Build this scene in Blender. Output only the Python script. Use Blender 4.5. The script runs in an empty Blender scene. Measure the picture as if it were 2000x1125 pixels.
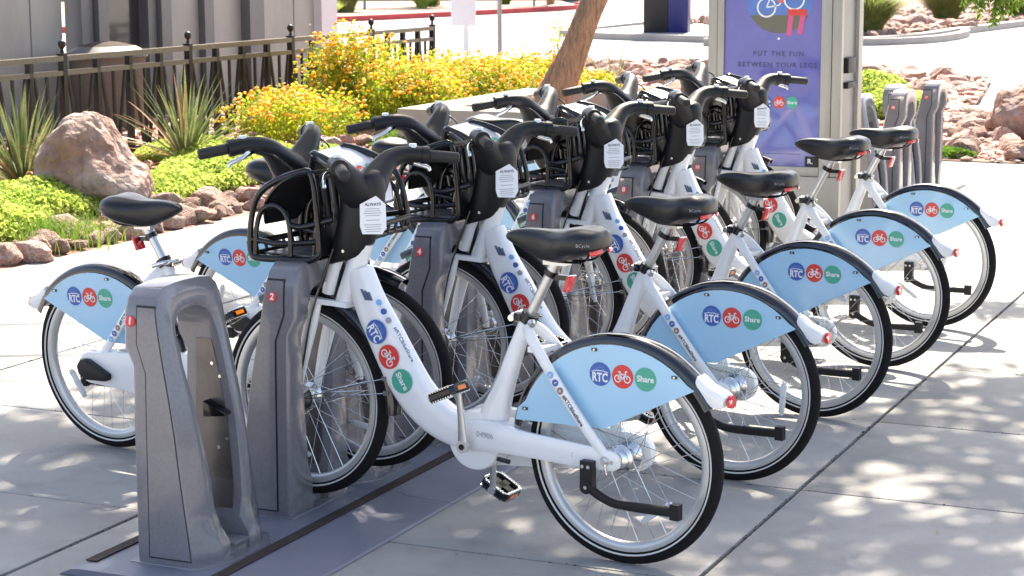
import bpy, math, random
import numpy as np
from math import sin, cos, pi, radians, hypot, atan2
from mathutils import Vector, Matrix, noise

random.seed(7)
rng = np.random.default_rng(7)
SC = bpy.context.scene
COL = SC.collection

# ------------------------------------------------------------------ camera, sky, sun, exposure
cam_d = bpy.data.cameras.new('camera')
cam = bpy.data.objects.new('camera', cam_d)
COL.objects.link(cam)
SC.camera = cam
cam.location = (0, 0, 1.906)
cam.rotation_mode = 'XYZ'
cam.matrix_world = (Matrix.Translation((0, 0, 1.906)) @ Matrix.Rotation(radians(23.98), 4, 'Z')
                    @ Matrix.Rotation(radians(90 - 9.494), 4, 'X') @ Matrix.Rotation(radians(-0.265), 4, 'Z'))
cam_d.sensor_width = 36
cam_d.lens = 3920.2 / 2000 * 36
cam_d.clip_end = 2000
cam_d.dof.use_dof = True
cam_d.dof.focus_distance = 7.0
cam_d.dof.aperture_fstop = 13

SUN_AZ, SUN_EL = 104.0, 50.0          # math azimuth from +X, elevation
world = bpy.data.worlds.new("World")
SC.world = world
world.use_nodes = True
wn = world.node_tree
sky = wn.nodes.new('ShaderNodeTexSky')
sky.sky_type = 'NISHITA'
sky.sun_disc = False
sky.sun_elevation = radians(SUN_EL)
sky.sun_rotation = radians(90 - SUN_AZ)
sky.dust_density = 2.5
sky.ozone_density = 0.4
sky.air_density = 0.8
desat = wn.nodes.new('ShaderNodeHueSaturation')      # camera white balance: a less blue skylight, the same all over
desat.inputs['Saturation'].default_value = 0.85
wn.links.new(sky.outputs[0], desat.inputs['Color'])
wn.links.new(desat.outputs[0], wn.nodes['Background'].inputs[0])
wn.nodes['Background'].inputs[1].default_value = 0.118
sd = bpy.data.lights.new('sun', 'SUN')
sd.energy = 5.0
sd.angle = radians(0.9)
sd.color = (1.0, 0.885, 0.73)
sun = bpy.data.objects.new('sun', sd)
COL.objects.link(sun)
sv = Vector((cos(radians(SUN_AZ)) * cos(radians(SUN_EL)), sin(radians(SUN_AZ)) * cos(radians(SUN_EL)), sin(radians(SUN_EL))))
sun.rotation_euler = sv.to_track_quat('Z', 'Y').to_euler()
sun.location = sv * 30
SC.view_settings.view_transform = 'Standard'
SC.view_settings.look = 'None'
SC.view_settings.gamma = 1
SC.view_settings.exposure = 1.74
SC.view_settings.use_curve_mapping = False


# ------------------------------------------------------------------ materials
def mat(name, col, rough=0.5, metal=0.0, var=0.0, vscale=20.0, bump=0.0, bscale=80.0, coat=0.0, per_object=0.0,
        col2=None, c2scale=4.0, c2lo=0.45, c2hi=0.6, spec=0.5, transl=0.0, emit=None, alpha=1.0, transmission=0.0,
        stretch=None, coord='Object', detail=6, bdist=0.01):
    m = bpy.data.materials.new(name)
    m.use_nodes = True
    nt = m.node_tree
    b = nt.nodes['Principled BSDF']
    b.inputs['Base Color'].default_value = (*col, 1)
    b.inputs['Roughness'].default_value = rough
    b.inputs['Metallic'].default_value = metal
    b.inputs['Coat Weight'].default_value = coat
    b.inputs['Coat Roughness'].default_value = 0.06
    b.inputs['Specular IOR Level'].default_value = spec
    b.inputs['Transmission Weight'].default_value = transmission
    tc = nt.nodes.new('ShaderNodeTexCoord')
    src = tc.outputs[coord]
    if stretch:
        mp = nt.nodes.new('ShaderNodeMapping')
        mp.inputs['Scale'].default_value = stretch
        nt.links.new(src, mp.inputs[0])
        src = mp.outputs[0]
    cout = None
    if col2 is not None:
        n2 = nt.nodes.new('ShaderNodeTexNoise')
        n2.inputs['Scale'].default_value = c2scale
        n2.inputs['Detail'].default_value = detail
        nt.links.new(src, n2.inputs['Vector'])
        r = nt.nodes.new('ShaderNodeMapRange')
        r.inputs[1].default_value = c2lo
        r.inputs[2].default_value = c2hi
        nt.links.new(n2.outputs[0], r.inputs[0])
        mx = nt.nodes.new('ShaderNodeMix')
        mx.data_type = 'RGBA'
        mx.inputs[6].default_value = (*col, 1)
        mx.inputs[7].default_value = (*col2, 1)
        nt.links.new(r.outputs[0], mx.inputs[0])
        cout = mx.outputs[2]
    if var > 0 or per_object > 0:
        hs = nt.nodes.new('ShaderNodeHueSaturation')
        if cout is None:
            hs.inputs['Color'].default_value = (*col, 1)
        else:
            nt.links.new(cout, hs.inputs['Color'])
        val = None
        if var > 0:
            n = nt.nodes.new('ShaderNodeTexNoise')
            n.inputs['Scale'].default_value = vscale
            n.inputs['Detail'].default_value = 8
            n.inputs['Roughness'].default_value = 0.65
            nt.links.new(src, n.inputs['Vector'])
            r = nt.nodes.new('ShaderNodeMapRange')
            r.inputs[1].default_value = 0.3
            r.inputs[2].default_value = 0.7
            r.inputs[3].default_value = 1 - var
            r.inputs[4].default_value = 1 + var
            nt.links.new(n.outputs[0], r.inputs[0])
            val = r.outputs[0]
        if per_object > 0:
            oi = nt.nodes.new('ShaderNodeObjectInfo')
            r = nt.nodes.new('ShaderNodeMapRange')
            r.inputs[3].default_value = 1 - per_object
            r.inputs[4].default_value = 1 + per_object
            nt.links.new(oi.outputs['Random'], r.inputs[0])
            if val is None:
                val = r.outputs[0]
            else:
                mm = nt.nodes.new('ShaderNodeMath')
                mm.operation = 'MULTIPLY'
                nt.links.new(val, mm.inputs[0])
                nt.links.new(r.outputs[0], mm.inputs[1])
                val = mm.outputs[0]
        nt.links.new(val, hs.inputs['Value'])
        cout = hs.outputs[0]
    if cout is not None:
        nt.links.new(cout, b.inputs['Base Color'])
    if bump > 0:
        n = nt.nodes.new('ShaderNodeTexNoise')
        n.inputs['Scale'].default_value = bscale
        n.inputs['Detail'].default_value = 6
        nt.links.new(src, n.inputs['Vector'])
        bp = nt.nodes.new('ShaderNodeBump')
        bp.inputs['Strength'].default_value = bump
        bp.inputs['Distance'].default_value = bdist
        nt.links.new(n.outputs[0], bp.inputs['Height'])
        nt.links.new(bp.outputs[0], b.inputs['Normal'])
    if transl > 0:
        t = nt.nodes.new('ShaderNodeBsdfTranslucent')
        if cout is not None:
            nt.links.new(cout, t.inputs[0])
        else:
            t.inputs[0].default_value = (*col, 1)
        ms = nt.nodes.new('ShaderNodeMixShader')
        ms.inputs[0].default_value = transl
        nt.links.new(b.outputs[0], ms.inputs[1])
        nt.links.new(t.outputs[0], ms.inputs[2])
        nt.links.new(ms.outputs[0], nt.nodes['Material Output'].inputs[0])
    return m


M = {}
M['white'] = mat('white_paint', (0.86, 0.86, 0.85), 0.28, coat=0.6, var=0.03, vscale=14, col2=(0.74, 0.72, 0.68), c2scale=7, c2lo=0.58, c2hi=0.95)
M['black_plastic'] = mat('black_plastic', (0.0095, 0.0098, 0.011), 0.42, var=0.15, vscale=60, bump=0.05, bscale=900, spec=0.35)
M['grip'] = mat('grip_rubber', (0.014, 0.013, 0.012), 0.5, bump=0.3, bscale=500)
M['gloss_black'] = mat('gloss_black_metal', (0.003, 0.003, 0.004), 0.18, coat=0.15)
M['fender'] = mat('fender_plastic', (0.003, 0.004, 0.010), 0.14, coat=0.8)
M['tyre'] = mat('tyre_rubber', (0.008, 0.008, 0.0085), 0.8, spec=0.25, var=0.25, vscale=40, bump=0.4, bscale=260)
M['stripe'] = mat('reflective_stripe', (0.72, 0.70, 0.66), 0.45)
M['rim'] = mat('rim_alloy', (0.62, 0.62, 0.61), 0.32, 0.55, var=0.05)
M['steel'] = mat('polished_steel', (0.72, 0.72, 0.70), 0.2, 1.0)
M['alloy'] = mat('satin_alloy', (0.66, 0.66, 0.65), 0.33, 0.9, var=0.05)
M['panel'] = mat('light_blue_panel', (0.38, 0.63, 0.82), 0.3, coat=0.5, var=0.03, vscale=7)
M['blue'] = mat('print_blue', (0.05, 0.12, 0.42), 0.35)
M['red'] = mat('print_red', (0.70, 0.05, 0.04), 0.35)
M['green'] = mat('print_green', (0.07, 0.40, 0.27), 0.35)
M['ink_white'] = mat('print_white', (0.85, 0.85, 0.85), 0.4)
M['ink_dark'] = mat('print_dark', (0.04, 0.04, 0.06), 0.5)
M['ink_navy'] = mat('print_navy', (0.10, 0.13, 0.22), 0.5)
M['ink_grey'] = mat('print_grey', (0.35, 0.36, 0.40), 0.5)
M['sky_ink'] = mat('print_sky_blue', (0.24, 0.47, 0.80), 0.4)
M['brown_ink'] = mat('print_brown', (0.30, 0.20, 0.15), 0.5)
M['red_lens'] = mat('red_lens', (0.65, 0.012, 0.015), 0.12, coat=1.0)
M['amber'] = mat('amber_lens', (0.9, 0.22, 0.01), 0.15, coat=1.0)
M['clear'] = mat('clear_reflector', (0.75, 0.77, 0.80), 0.12, coat=1.0, bump=0.5, bscale=300)
M['saddle'] = mat('saddle_vinyl', (0.006, 0.0065, 0.008), 0.33, coat=0.1, bump=0.06, bscale=700)
M['dock'] = mat('dock_shell', (0.180, 0.176, 0.190), 0.22, coat=0.55, var=0.12, vscale=3.0, bump=0.02, bscale=250, col2=(0.165, 0.161, 0.176), c2scale=90)
M['dock_inner'] = mat('dock_inner_plate', (0.13, 0.12, 0.118), 0.28, 0.6, var=0.25, vscale=5)
M['seam'] = mat('dark_seam', (0.015, 0.015, 0.018), 0.6)
M['plate'] = mat('painted_base_steel', (0.20, 0.21, 0.255), 0.42, 0.15, var=0.12, vscale=2.5, bump=0.04, bscale=300)
M['brown'] = mat('brown_grip_tape', (0.045, 0.032, 0.03), 0.85, var=0.35, vscale=90, bump=0.6, bscale=400)
M['concrete'] = mat('pavement_concrete', (0.335, 0.325, 0.305), 0.85, var=0.13, vscale=1.7, bump=0.3, bscale=150, per_object=0.04,
                    col2=(0.25, 0.238, 0.22), c2scale=5.5, c2lo=0.52, c2hi=0.85)
M['planter'] = mat('planter_concrete', (0.40, 0.36, 0.30), 0.85, var=0.1, vscale=3, bump=0.25, bscale=90)
M['asphalt'] = mat('sunbleached_asphalt', (0.36, 0.34, 0.32), 0.9, var=0.09, vscale=0.35, bump=0.2, bscale=60)
M['sub'] = mat('joint_dirt', (0.075, 0.068, 0.06), 0.95, var=0.3, vscale=30)
M['soil'] = mat('reddish_gravel', (0.26, 0.135, 0.095), 0.95, var=0.4, vscale=14, bump=1.0, bscale=22, col2=(0.34, 0.22, 0.17), c2scale=9)
M['tan'] = mat('tan_desert_soil', (0.42, 0.32, 0.23), 0.95, var=0.2, vscale=1.5, bump=0.5, bscale=9)
M['rock'] = mat('reddish_rock', (0.47, 0.28, 0.22), 0.9, var=0.3, vscale=7, bump=1.0, bscale=9, bdist=0.07, per_object=0.25, col2=(0.56, 0.44, 0.38), c2scale=5)
M['boulder'] = mat('boulder_stone', (0.28, 0.165, 0.125), 0.9, var=0.32, vscale=9, bump=1.0, bscale=13, bdist=0.06, col2=(0.36, 0.29, 0.26), c2scale=2.6, c2lo=0.42, c2hi=0.62)
M['iron'] = mat('fence_iron', (0.018, 0.016, 0.015), 0.42, 0.3, var=0.2, vscale=30)
M['rail'] = mat('fence_rail_bronze', (0.15, 0.13, 0.105), 0.34, 0.4, var=0.2, vscale=20)
M['shelter'] = mat('galvanised_panel', (0.33, 0.325, 0.30), 0.42, 0.15, var=0.18, vscale=1.6, bump=0.05, bscale=8, stretch=(1, 1, 0.35))
M['shelter_frame'] = mat('grey_frame', (0.17, 0.17, 0.175), 0.45, 0.3, var=0.1, vscale=4)
M['dark_glass'] = mat('tinted_glass', (0.035, 0.035, 0.038), 0.12, coat=0.5, var=0.2, vscale=3)
M['kiosk'] = mat('kiosk_brushed_steel', (0.38, 0.355, 0.315), 0.36, 0.45, var=0.10, vscale=2.2, bump=0.05, bscale=60, stretch=(6, 6, 0.6))
M['kiosk_grey'] = mat('kiosk_grey', (0.22, 0.215, 0.215), 0.35, 0.4, var=0.15, vscale=3)
M['poster'] = mat('poster_purple', (0.095, 0.095, 0.40), 0.3, coat=1.0, var=0.16, vscale=2.4)
M['poster_text'] = mat('poster_text', (0.045, 0.05, 0.14), 0.4)
M['poster_olive'] = mat('poster_olive', (0.09, 0.085, 0.055), 0.35, coat=0.8)
M['poster_blue'] = mat('poster_blue', (0.05, 0.15, 0.48), 0.35, coat=0.8, var=0.3, vscale=5)
M['pink'] = mat('poster_pink', (0.65, 0.05, 0.22), 0.4, coat=0.8)
M['orange_ink'] = mat('poster_orange', (0.70, 0.12, 0.05), 0.4, coat=0.8)
M['red_kerb'] = mat('red_kerb_paint', (0.42, 0.05, 0.055), 0.8, var=0.2, vscale=2)
M['kerb'] = mat('kerb_concrete', (0.34, 0.32, 0.30), 0.85, var=0.12, vscale=2, bump=0.2, bscale=40)
M['bin_blue'] = mat('navy_paint', (0.012, 0.014, 0.13), 0.4)
M['bin_black'] = mat('bin_black', (0.008, 0.008, 0.01), 0.5)
M['pole'] = mat('galvanised_pole', (0.26, 0.25, 0.24), 0.5, 0.4, var=0.1)
M['sign'] = mat('sign_back_white', (0.66, 0.64, 0.68), 0.5, var=0.04)
M['bark'] = mat('tree_bark', (0.42, 0.25, 0.15), 0.9, var=0.4, vscale=14, bump=1.0, bscale=20, bdist=0.05, stretch=(3, 3, 0.45), col2=(0.30, 0.19, 0.12), c2scale=9)
M['wall_tan'] = mat('stucco_tan', (0.15, 0.125, 0.10), 0.9, var=0.1)
M['wall_light'] = mat('stucco_light', (0.5, 0.44, 0.36), 0.9, var=0.08)


def spots(m, scale, size, dark, prob=0.5):
    """scattered small dark stains multiplied over a material's colour."""
    nt = m.node_tree
    b = nt.nodes['Principled BSDF']
    src = b.inputs['Base Color'].links[0].from_socket
    tc = nt.nodes.new('ShaderNodeNewGeometry')
    v = nt.nodes.new('ShaderNodeTexVoronoi')
    v.inputs['Scale'].default_value = scale
    nt.links.new(tc.outputs['Position'], v.inputs['Vector'])
    n = nt.nodes.new('ShaderNodeTexNoise')
    n.inputs['Scale'].default_value = scale * 9
    nt.links.new(tc.outputs['Position'], n.inputs['Vector'])
    ad = nt.nodes.new('ShaderNodeMath')
    ad.operation = 'MULTIPLY_ADD'
    nt.links.new(n.outputs[0], ad.inputs[0])
    ad.inputs[1].default_value = size * 1.4
    nt.links.new(v.outputs['Distance'], ad.inputs[2])
    r = nt.nodes.new('ShaderNodeMapRange')
    r.inputs[1].default_value = size * 1.2
    r.inputs[2].default_value = size * 2.0
    r.inputs[3].default_value = dark
    r.inputs[4].default_value = 1.0
    nt.links.new(ad.outputs[0], r.inputs[0])
    sp = nt.nodes.new('ShaderNodeSeparateColor')
    nt.links.new(v.outputs['Color'], sp.inputs[0])
    gt = nt.nodes.new('ShaderNodeMath')
    gt.operation = 'GREATER_THAN'
    gt.inputs[1].default_value = prob
    nt.links.new(sp.outputs[0], gt.inputs[0])
    mx0 = nt.nodes.new('ShaderNodeMath')
    mx0.operation = 'MAXIMUM'
    nt.links.new(r.outputs[0], mx0.inputs[0])
    nt.links.new(gt.outputs[0], mx0.inputs[1])
    mx = nt.nodes.new('ShaderNodeMix')
    mx.data_type = 'RGBA'
    mx.blend_type = 'MULTIPLY'
    mx.inputs[0].default_value = 1.0
    nt.links.new(src, mx.inputs[6])
    nt.links.new(mx0.outputs[0], mx.inputs[7])
    nt.links.new(mx.outputs[2], b.inputs['Base Color'])


spots(M['concrete'], 2.2, 0.035, 0.55, 0.35)
spots(M['concrete'], 9.0, 0.05, 0.72, 0.3)
spots(M['plate'], 5.0, 0.05, 0.7, 0.4)
spots(M['dock'], 14.0, 0.05, 0.75, 0.3)


def leafmat(name, c1, c2, transl=0.45, rough=0.5, per=0.0):
    return mat(name, c1, rough, col2=c2, c2scale=5.5, c2lo=0.38, c2hi=0.62, transl=transl, var=0.3, vscale=30, per_object=per, spec=0.3)


M['leaf_lantana'] = leafmat('lantana_leaf', (0.25, 0.36, 0.022), (0.48, 0.50, 0.04), 0.55)
M['flower'] = mat('lantana_flower', (1.0, 0.40, 0.01), 0.6, var=0.2, vscale=40, transl=0.3, col2=(1.0, 0.72, 0.04), c2scale=12)
M['leaf_fern'] = leafmat('feathery_groundcover', (0.38, 0.50, 0.09), (0.55, 0.62, 0.16), 0.5)
M['leaf_grass'] = leafmat('grass_blade', (0.12, 0.24, 0.03), (0.24, 0.34, 0.05), 0.4)
M['leaf_yucca'] = leafmat('yucca_blade', (0.15, 0.20, 0.075), (0.24, 0.26, 0.11), 0.25, 0.42, per=0.25)
M['leaf_dry'] = leafmat('dry_yucca_blade', (0.36, 0.20, 0.09), (0.45, 0.30, 0.15), 0.25, 0.6, per=0.2)
M['leaf_tree'] = leafmat('tree_leaf', (0.12, 0.21, 0.03), (0.20, 0.30, 0.05), 0.5)
M['leaf_dusty'] = leafmat('dusty_shrub_leaf', (0.16, 0.22, 0.05), (0.32, 0.33, 0.12), 0.4)


# ------------------------------------------------------------------ mesh builder
def cr(pts, k=6):
    """Catmull-Rom resample of rows of numbers."""
    P = np.array(pts, float)
    if len(P) < 3:
        return P
    P = np.vstack([2 * P[0] - P[1], P, 2 * P[-1] - P[-2]])
    out = []
    for i in range(1, len(P) - 2):
        for j in range(k):
            t = j / k
            a, b, c, d = P[i - 1], P[i], P[i + 1], P[i + 2]
            out.append(0.5 * (2 * b + (c - a) * t + (2 * a - 5 * b + 4 * c - d) * t * t + (3 * b - a - 3 * c + d) * t ** 3))
    out.append(P[-2])
    return np.array(out)


class MB:
    def __init__(s):
        s.v, s.f, s.m = [], [], []

    def add(s, verts, faces, mi=0):
        n = len(s.v)
        s.v.extend([tuple(map(float, p)) for p in verts])
        s.f.extend([tuple(i + n for i in f) for f in faces])
        s.m.extend([mi] * len(faces))
        return s

    def box(s, lo, hi, mi=0, R=None):
        x0, y0, z0 = lo
        x1, y1, z1 = hi
        v = [(x0, y0, z0), (x1, y0, z0), (x1, y1, z0), (x0, y1, z0), (x0, y0, z1), (x1, y0, z1), (x1, y1, z1), (x0, y1, z1)]
        if R is not None:
            v = [tuple(R @ Vector(p)) for p in v]
        return s.add(v, [(0, 3, 2, 1), (4, 5, 6, 7), (0, 1, 5, 4), (1, 2, 6, 5), (2, 3, 7, 6), (3, 0, 4, 7)], mi)

    def rings(s, rings, closed=False, cap=True, mi=0):
        n = len(rings[0])
        V = [p for r in rings for p in r]
        F = []
        m = len(rings)
        for i in range(m if closed else m - 1):
            a, b = i * n, ((i + 1) % m) * n
            for j in range(n):
                F.append((a + j, a + (j + 1) % n, b + (j + 1) % n, b + j))
        if cap and not closed:
            F.append(tuple(reversed(range(n))))
            F.append(tuple((m - 1) * n + j for j in range(n)))
        return s.add(V, F, mi)

    def sweep(s, pts, rad, n=12, ref=(0, 1, 0), closed=False, cap=True, e=1.0, mi=0, profile=None):
        """rad: number, (a,b) or rows; a = half width along ref (side), b = across. e: superellipse power (<1 boxier)."""
        P = np.array(pts, float)
        m = len(P)
        Rr = np.array(rad, float)
        if Rr.ndim == 0:
            Rr = np.tile([float(Rr)] * 2, (m, 1))
        elif Rr.ndim == 1 and len(Rr) == 2 and m != 2:
            Rr = np.tile(Rr, (m, 1))
        elif Rr.ndim == 1:
            Rr = np.stack([Rr, Rr], 1) if len(Rr) == m else np.tile(Rr, (m, 1))
        ref = np.array(ref, float)
        if closed:
            T = np.roll(P, -1, 0) - np.roll(P, 1, 0)
        else:
            T = np.gradient(P, axis=0)
        T /= np.linalg.norm(T, axis=1)[:, None] + 1e-12
        rings = []
        if profile is None:
            th = np.arange(n) * 2 * pi / n
            ca, sa = np.cos(th), np.sin(th)
            ca = np.sign(ca) * np.abs(ca) ** e
            sa = np.sign(sa) * np.abs(sa) ** e
        else:
            ca, sa = np.array(profile).T
        for i in range(m):
            t = T[i]
            sd = ref - (ref @ t) * t
            if np.linalg.norm(sd) < 1e-4:
                sd = np.cross(t, (0.3, 0.1, 0.9))
            sd /= np.linalg.norm(sd)
            nn = np.cross(t, sd)
            rings.append([P[i] + Rr[i, 0] * ca[j] * sd + Rr[i, 1] * sa[j] * nn for j in range(len(ca))])
        return s.rings(rings, closed, cap, mi)

    def tube(s, a, b, r, n=8, mi=0, r2=None):
        a, b = np.array(a, float), np.array(b, float)
        ref = (0, 1, 0) if abs((b - a)[1]) < 0.8 * np.linalg.norm(b - a) else (1, 0, 0)
        r2 = r if r2 is None else r2
        return s.sweep([a, b], [[r, r], [r2, r2]], n, ref, mi=mi)

    def revolve(s, prof, c, n=48, mi=0, axis='Y', closed_profile=True):
        """prof: (radius, offset along axis)."""
        rings = []
        for i in range(n):
            t = 2 * pi * i / n
            ring = []
            for r, y in prof:
                if axis == 'Y':
                    ring.append((c[0] + r * cos(t), c[1] + y, c[2] + r * sin(t)))
                else:
                    ring.append((c[0] + r * cos(t), c[1] + r * sin(t), c[2] + y))
            rings.append(ring)
        return s.rings(rings, closed=True, cap=False, mi=mi)

    def prism(s, outline, y0, y1, mi=0, plane='XZ'):
        n = len(outline)
        if plane == 'XZ':
            V = [(x, y0, z) for x, z in outline] + [(x, y1, z) for x, z in outline]
        elif plane == 'YZ':
            V = [(y0, x, z) for x, z in outline] + [(y1, x, z) for x, z in outline]
        else:
            V = [(x, z, y0) for x, z in outline] + [(x, z, y1) for x, z in outline]
        F = [tuple(range(n)), tuple(reversed(range(n, 2 * n)))]
        for i in range(n):
            F.append((i, i + n, (i + 1) % n + n, (i + 1) % n))
        return s.add(V, F, mi)

    def cyl(s, c, r, y0, y1, n=20, mi=0, axis='Y'):
        o = [(r * cos(2 * pi * i / n), r * sin(2 * pi * i / n)) for i in range(n)]
        if axis == 'Y':
            return s.prism([(c[0] + a, c[1] + b) for a, b in o], y0, y1, mi)
        if axis == 'X':
            return s.prism([(c[0] + a, c[1] + b) for a, b in o], y0, y1, mi, 'YZ')
        return s.prism([(c[0] + a, c[1] + b) for a, b in o], y0, y1, mi, 'XY')

    def mesh(s, name, mats, smooth=35):
        me = bpy.data.meshes.new(name)
        me.from_pydata(s.v, [], s.f)
        if not isinstance(mats, (list, tuple)):
            mats = [mats]
        for mm in mats:
            me.materials.append(mm)
        if len(mats) > 1:
            me.polygons.foreach_set('material_index', s.m)
        if smooth:
            me.polygons.foreach_set('use_smooth', [True] * len(me.polygons))
            me.update()
            me.set_sharp_from_angle(angle=radians(smooth))
        me.validate()
        me.update()
        return me


def fix_normals(me):
    import bmesh
    bm = bmesh.new()
    bm.from_mesh(me)
    bmesh.ops.recalc_face_normals(bm, faces=bm.faces)
    bm.to_mesh(me)
    bm.free()


def bevel_mesh(me, w, seg=2, ang=30):
    import bmesh
    bm = bmesh.new()
    bm.from_mesh(me)
    bmesh.ops.recalc_face_normals(bm, faces=bm.faces)
    es = [e for e in bm.edges if len(e.link_faces) == 2 and e.calc_face_angle(0) > radians(ang)]
    bmesh.ops.bevel(bm, geom=es, offset=w, segments=seg, profile=0.6, affect='EDGES', clamp_overlap=True)
    bm.to_mesh(me)
    bm.free()
    me.polygons.foreach_set('use_smooth', [True] * len(me.polygons))
    me.update()
    me.set_sharp_from_angle(angle=radians(40))


def put(name, me, parent=None, loc=None, rot=None, **props):
    o = bpy.data.objects.new(name, me)
    COL.objects.link(o)
    if parent is not None:
        o.parent = parent
    if loc is not None:
        o.location = loc
    if rot is not None:
        o.rotation_euler = rot
    for k, v in props.items():
        o[k] = v
    return o


def build(name, mb, mats, parent=None, smooth=35, bevel=0, normals=True, **props):
    me = mb.mesh(name, mats, smooth)
    if bevel:
        bevel_mesh(me, bevel)
    elif normals:
        fix_normals(me)
    return put(name, me, parent, **props)


def empty(name, loc, rz=0, label=None, category=None, group=None):
    o = bpy.data.objects.new(name, None)
    COL.objects.link(o)
    o.location = loc
    o.rotation_euler = (0, 0, rz)
    o.empty_display_size = 0.1
    if label:
        o['label'] = label
    if category:
        o['category'] = category
    if group:
        o['group'] = group
    return o


CHILD = {}


def kids(o):
    return CHILD.get(o.name, [])


def index_children():
    CHILD.clear()
    for o in bpy.data.objects:
        if o.parent:
            CHILD.setdefault(o.parent.name, []).append(o)


def copy_tree(o, parent=None, skip=()):
    c = o.copy()
    COL.objects.link(c)
    if parent is not None:
        c.parent = parent
    for ch in kids(o):
        if ch.name.split('.')[0] in skip:
            continue
        copy_tree(ch, c, skip)
    return c


# ------------------------------------------------------------------ text and logos
_tc = {}


def text_geo(body, size, bold=0.0, extrude=0.0004, spacing=1.0, shear=0.0):
    key = (body, size, bold, extrude, spacing, shear)
    if key in _tc:
        return _tc[key]
    cu = bpy.data.curves.new('txt', 'FONT')
    cu.body = body
    cu.size = size
    cu.align_x = 'CENTER'
    cu.align_y = 'CENTER'
    cu.offset = bold * size
    cu.extrude = extrude
    cu.space_character = spacing
    cu.shear = shear
    cu.resolution_u = 3
    o = bpy.data.objects.new('txt', cu)
    COL.objects.link(o)
    dg = bpy.context.evaluated_depsgraph_get()
    me = bpy.data.meshes.new_from_object(o.evaluated_get(dg))
    V = [tuple(v.co) for v in me.vertices]
    F = [tuple(p.vertices) for p in me.polygons]
    bpy.data.objects.remove(o)
    bpy.data.curves.remove(cu)
    bpy.data.meshes.remove(me)
    _tc[key] = (V, F)
    return V, F


class Frame2:
    """maps (u, v, w) to 3-D with origin O, U, V and W = U x V."""

    def __init__(s, O, U, V):
        s.O = np.array(O, float)
        s.U = np.array(U, float) / np.linalg.norm(U)
        V = np.array(V, float)
        V = V - (V @ s.U) * s.U
        s.V = V / np.linalg.norm(V)
        s.W = np.cross(s.U, s.V)

    def __call__(s, u, v, w=0.0):
        return s.O + s.U * u + s.V * v + s.W * w


def put_text(mb, fr, body, size, at=(0, 0), w=0.001, mi=0, bold=0.0, sx=1.0, sy=1.0, rot=0.0, spacing=1.0, shear=0.0):
    V, F = text_geo(body, size, bold, spacing=spacing, shear=shear)
    c, s_ = cos(rot), sin(rot)
    mb.add([fr(at[0] + (x * sx) * c - (y * sy) * s_, at[1] + (x * sx) * s_ + (y * sy) * c, w + z) for x, y, z in V], F, mi)


def disc2(mb, fr, c, r, w0, w1, mi, n=32):
    lo = [fr(c[0] + r * cos(2 * pi * i / n), c[1] + r * sin(2 * pi * i / n), w0) for i in range(n)]
    hi = [fr(c[0] + r * cos(2 * pi * i / n), c[1] + r * sin(2 * pi * i / n), w1) for i in range(n)]
    mb.rings([lo, hi], mi=mi)


def stroke2(mb, fr, pts, wd, w, mi, closed=False, th=0.0004):
    P = np.array(pts, float)
    m = len(P)
    T = (np.roll(P, -1, 0) - np.roll(P, 1, 0)) if closed else np.gradient(P, axis=0)
    T /= np.linalg.norm(T, axis=1)[:, None] + 1e-12
    N = np.stack([-T[:, 1], T[:, 0]], 1)
    rings = []
    for i in range(m):
        a = P[i] + N[i] * wd / 2
        b = P[i] - N[i] * wd / 2
        rings.append([fr(*a, w), fr(*b, w), fr(*b, w + th), fr(*a, w + th)])
    mb.rings(rings, closed=closed, mi=mi)


def circ(cx, cy, r, n=18):
    return [(cx + r * cos(2 * pi * i / n), cy + r * sin(2 * pi * i / n)) for i in range(n)]


def bike_icon(mb, fr, r, w, mi, at=(0, 0), flip=1):
    """white bicycle pictogram inside a disc of radius r."""
    k = r
    A = np.array(at)

    def q(pts):
        return [(A[0] + flip * x * k, A[1] + y * k) for x, y in pts]
    wd = 0.085 * k
    stroke2(mb, fr, q(circ(-0.42, -0.18, 0.27)), wd, w, mi, True)
    stroke2(mb, fr, q(circ(0.42, -0.18, 0.27)), wd, w, mi, True)
    for pl in ([(-0.42, -0.18), (-0.22, 0.22)], [(-0.20, 0.22), (0.28, 0.16)], [(-0.27, 0.36), (-0.02, -0.22)],
               [(-0.42, -0.18), (-0.02, -0.22)], [(-0.02, -0.22), (0.26, 0.18)], [(0.42, -0.18), (0.22, 0.42)],
               [(0.22, 0.42), (0.36, 0.46), (0.42, 0.36)], [(-0.40, 0.37), (-0.14, 0.37)]):
        stroke2(mb, fr, q(pl), wd, w, mi)


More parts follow.
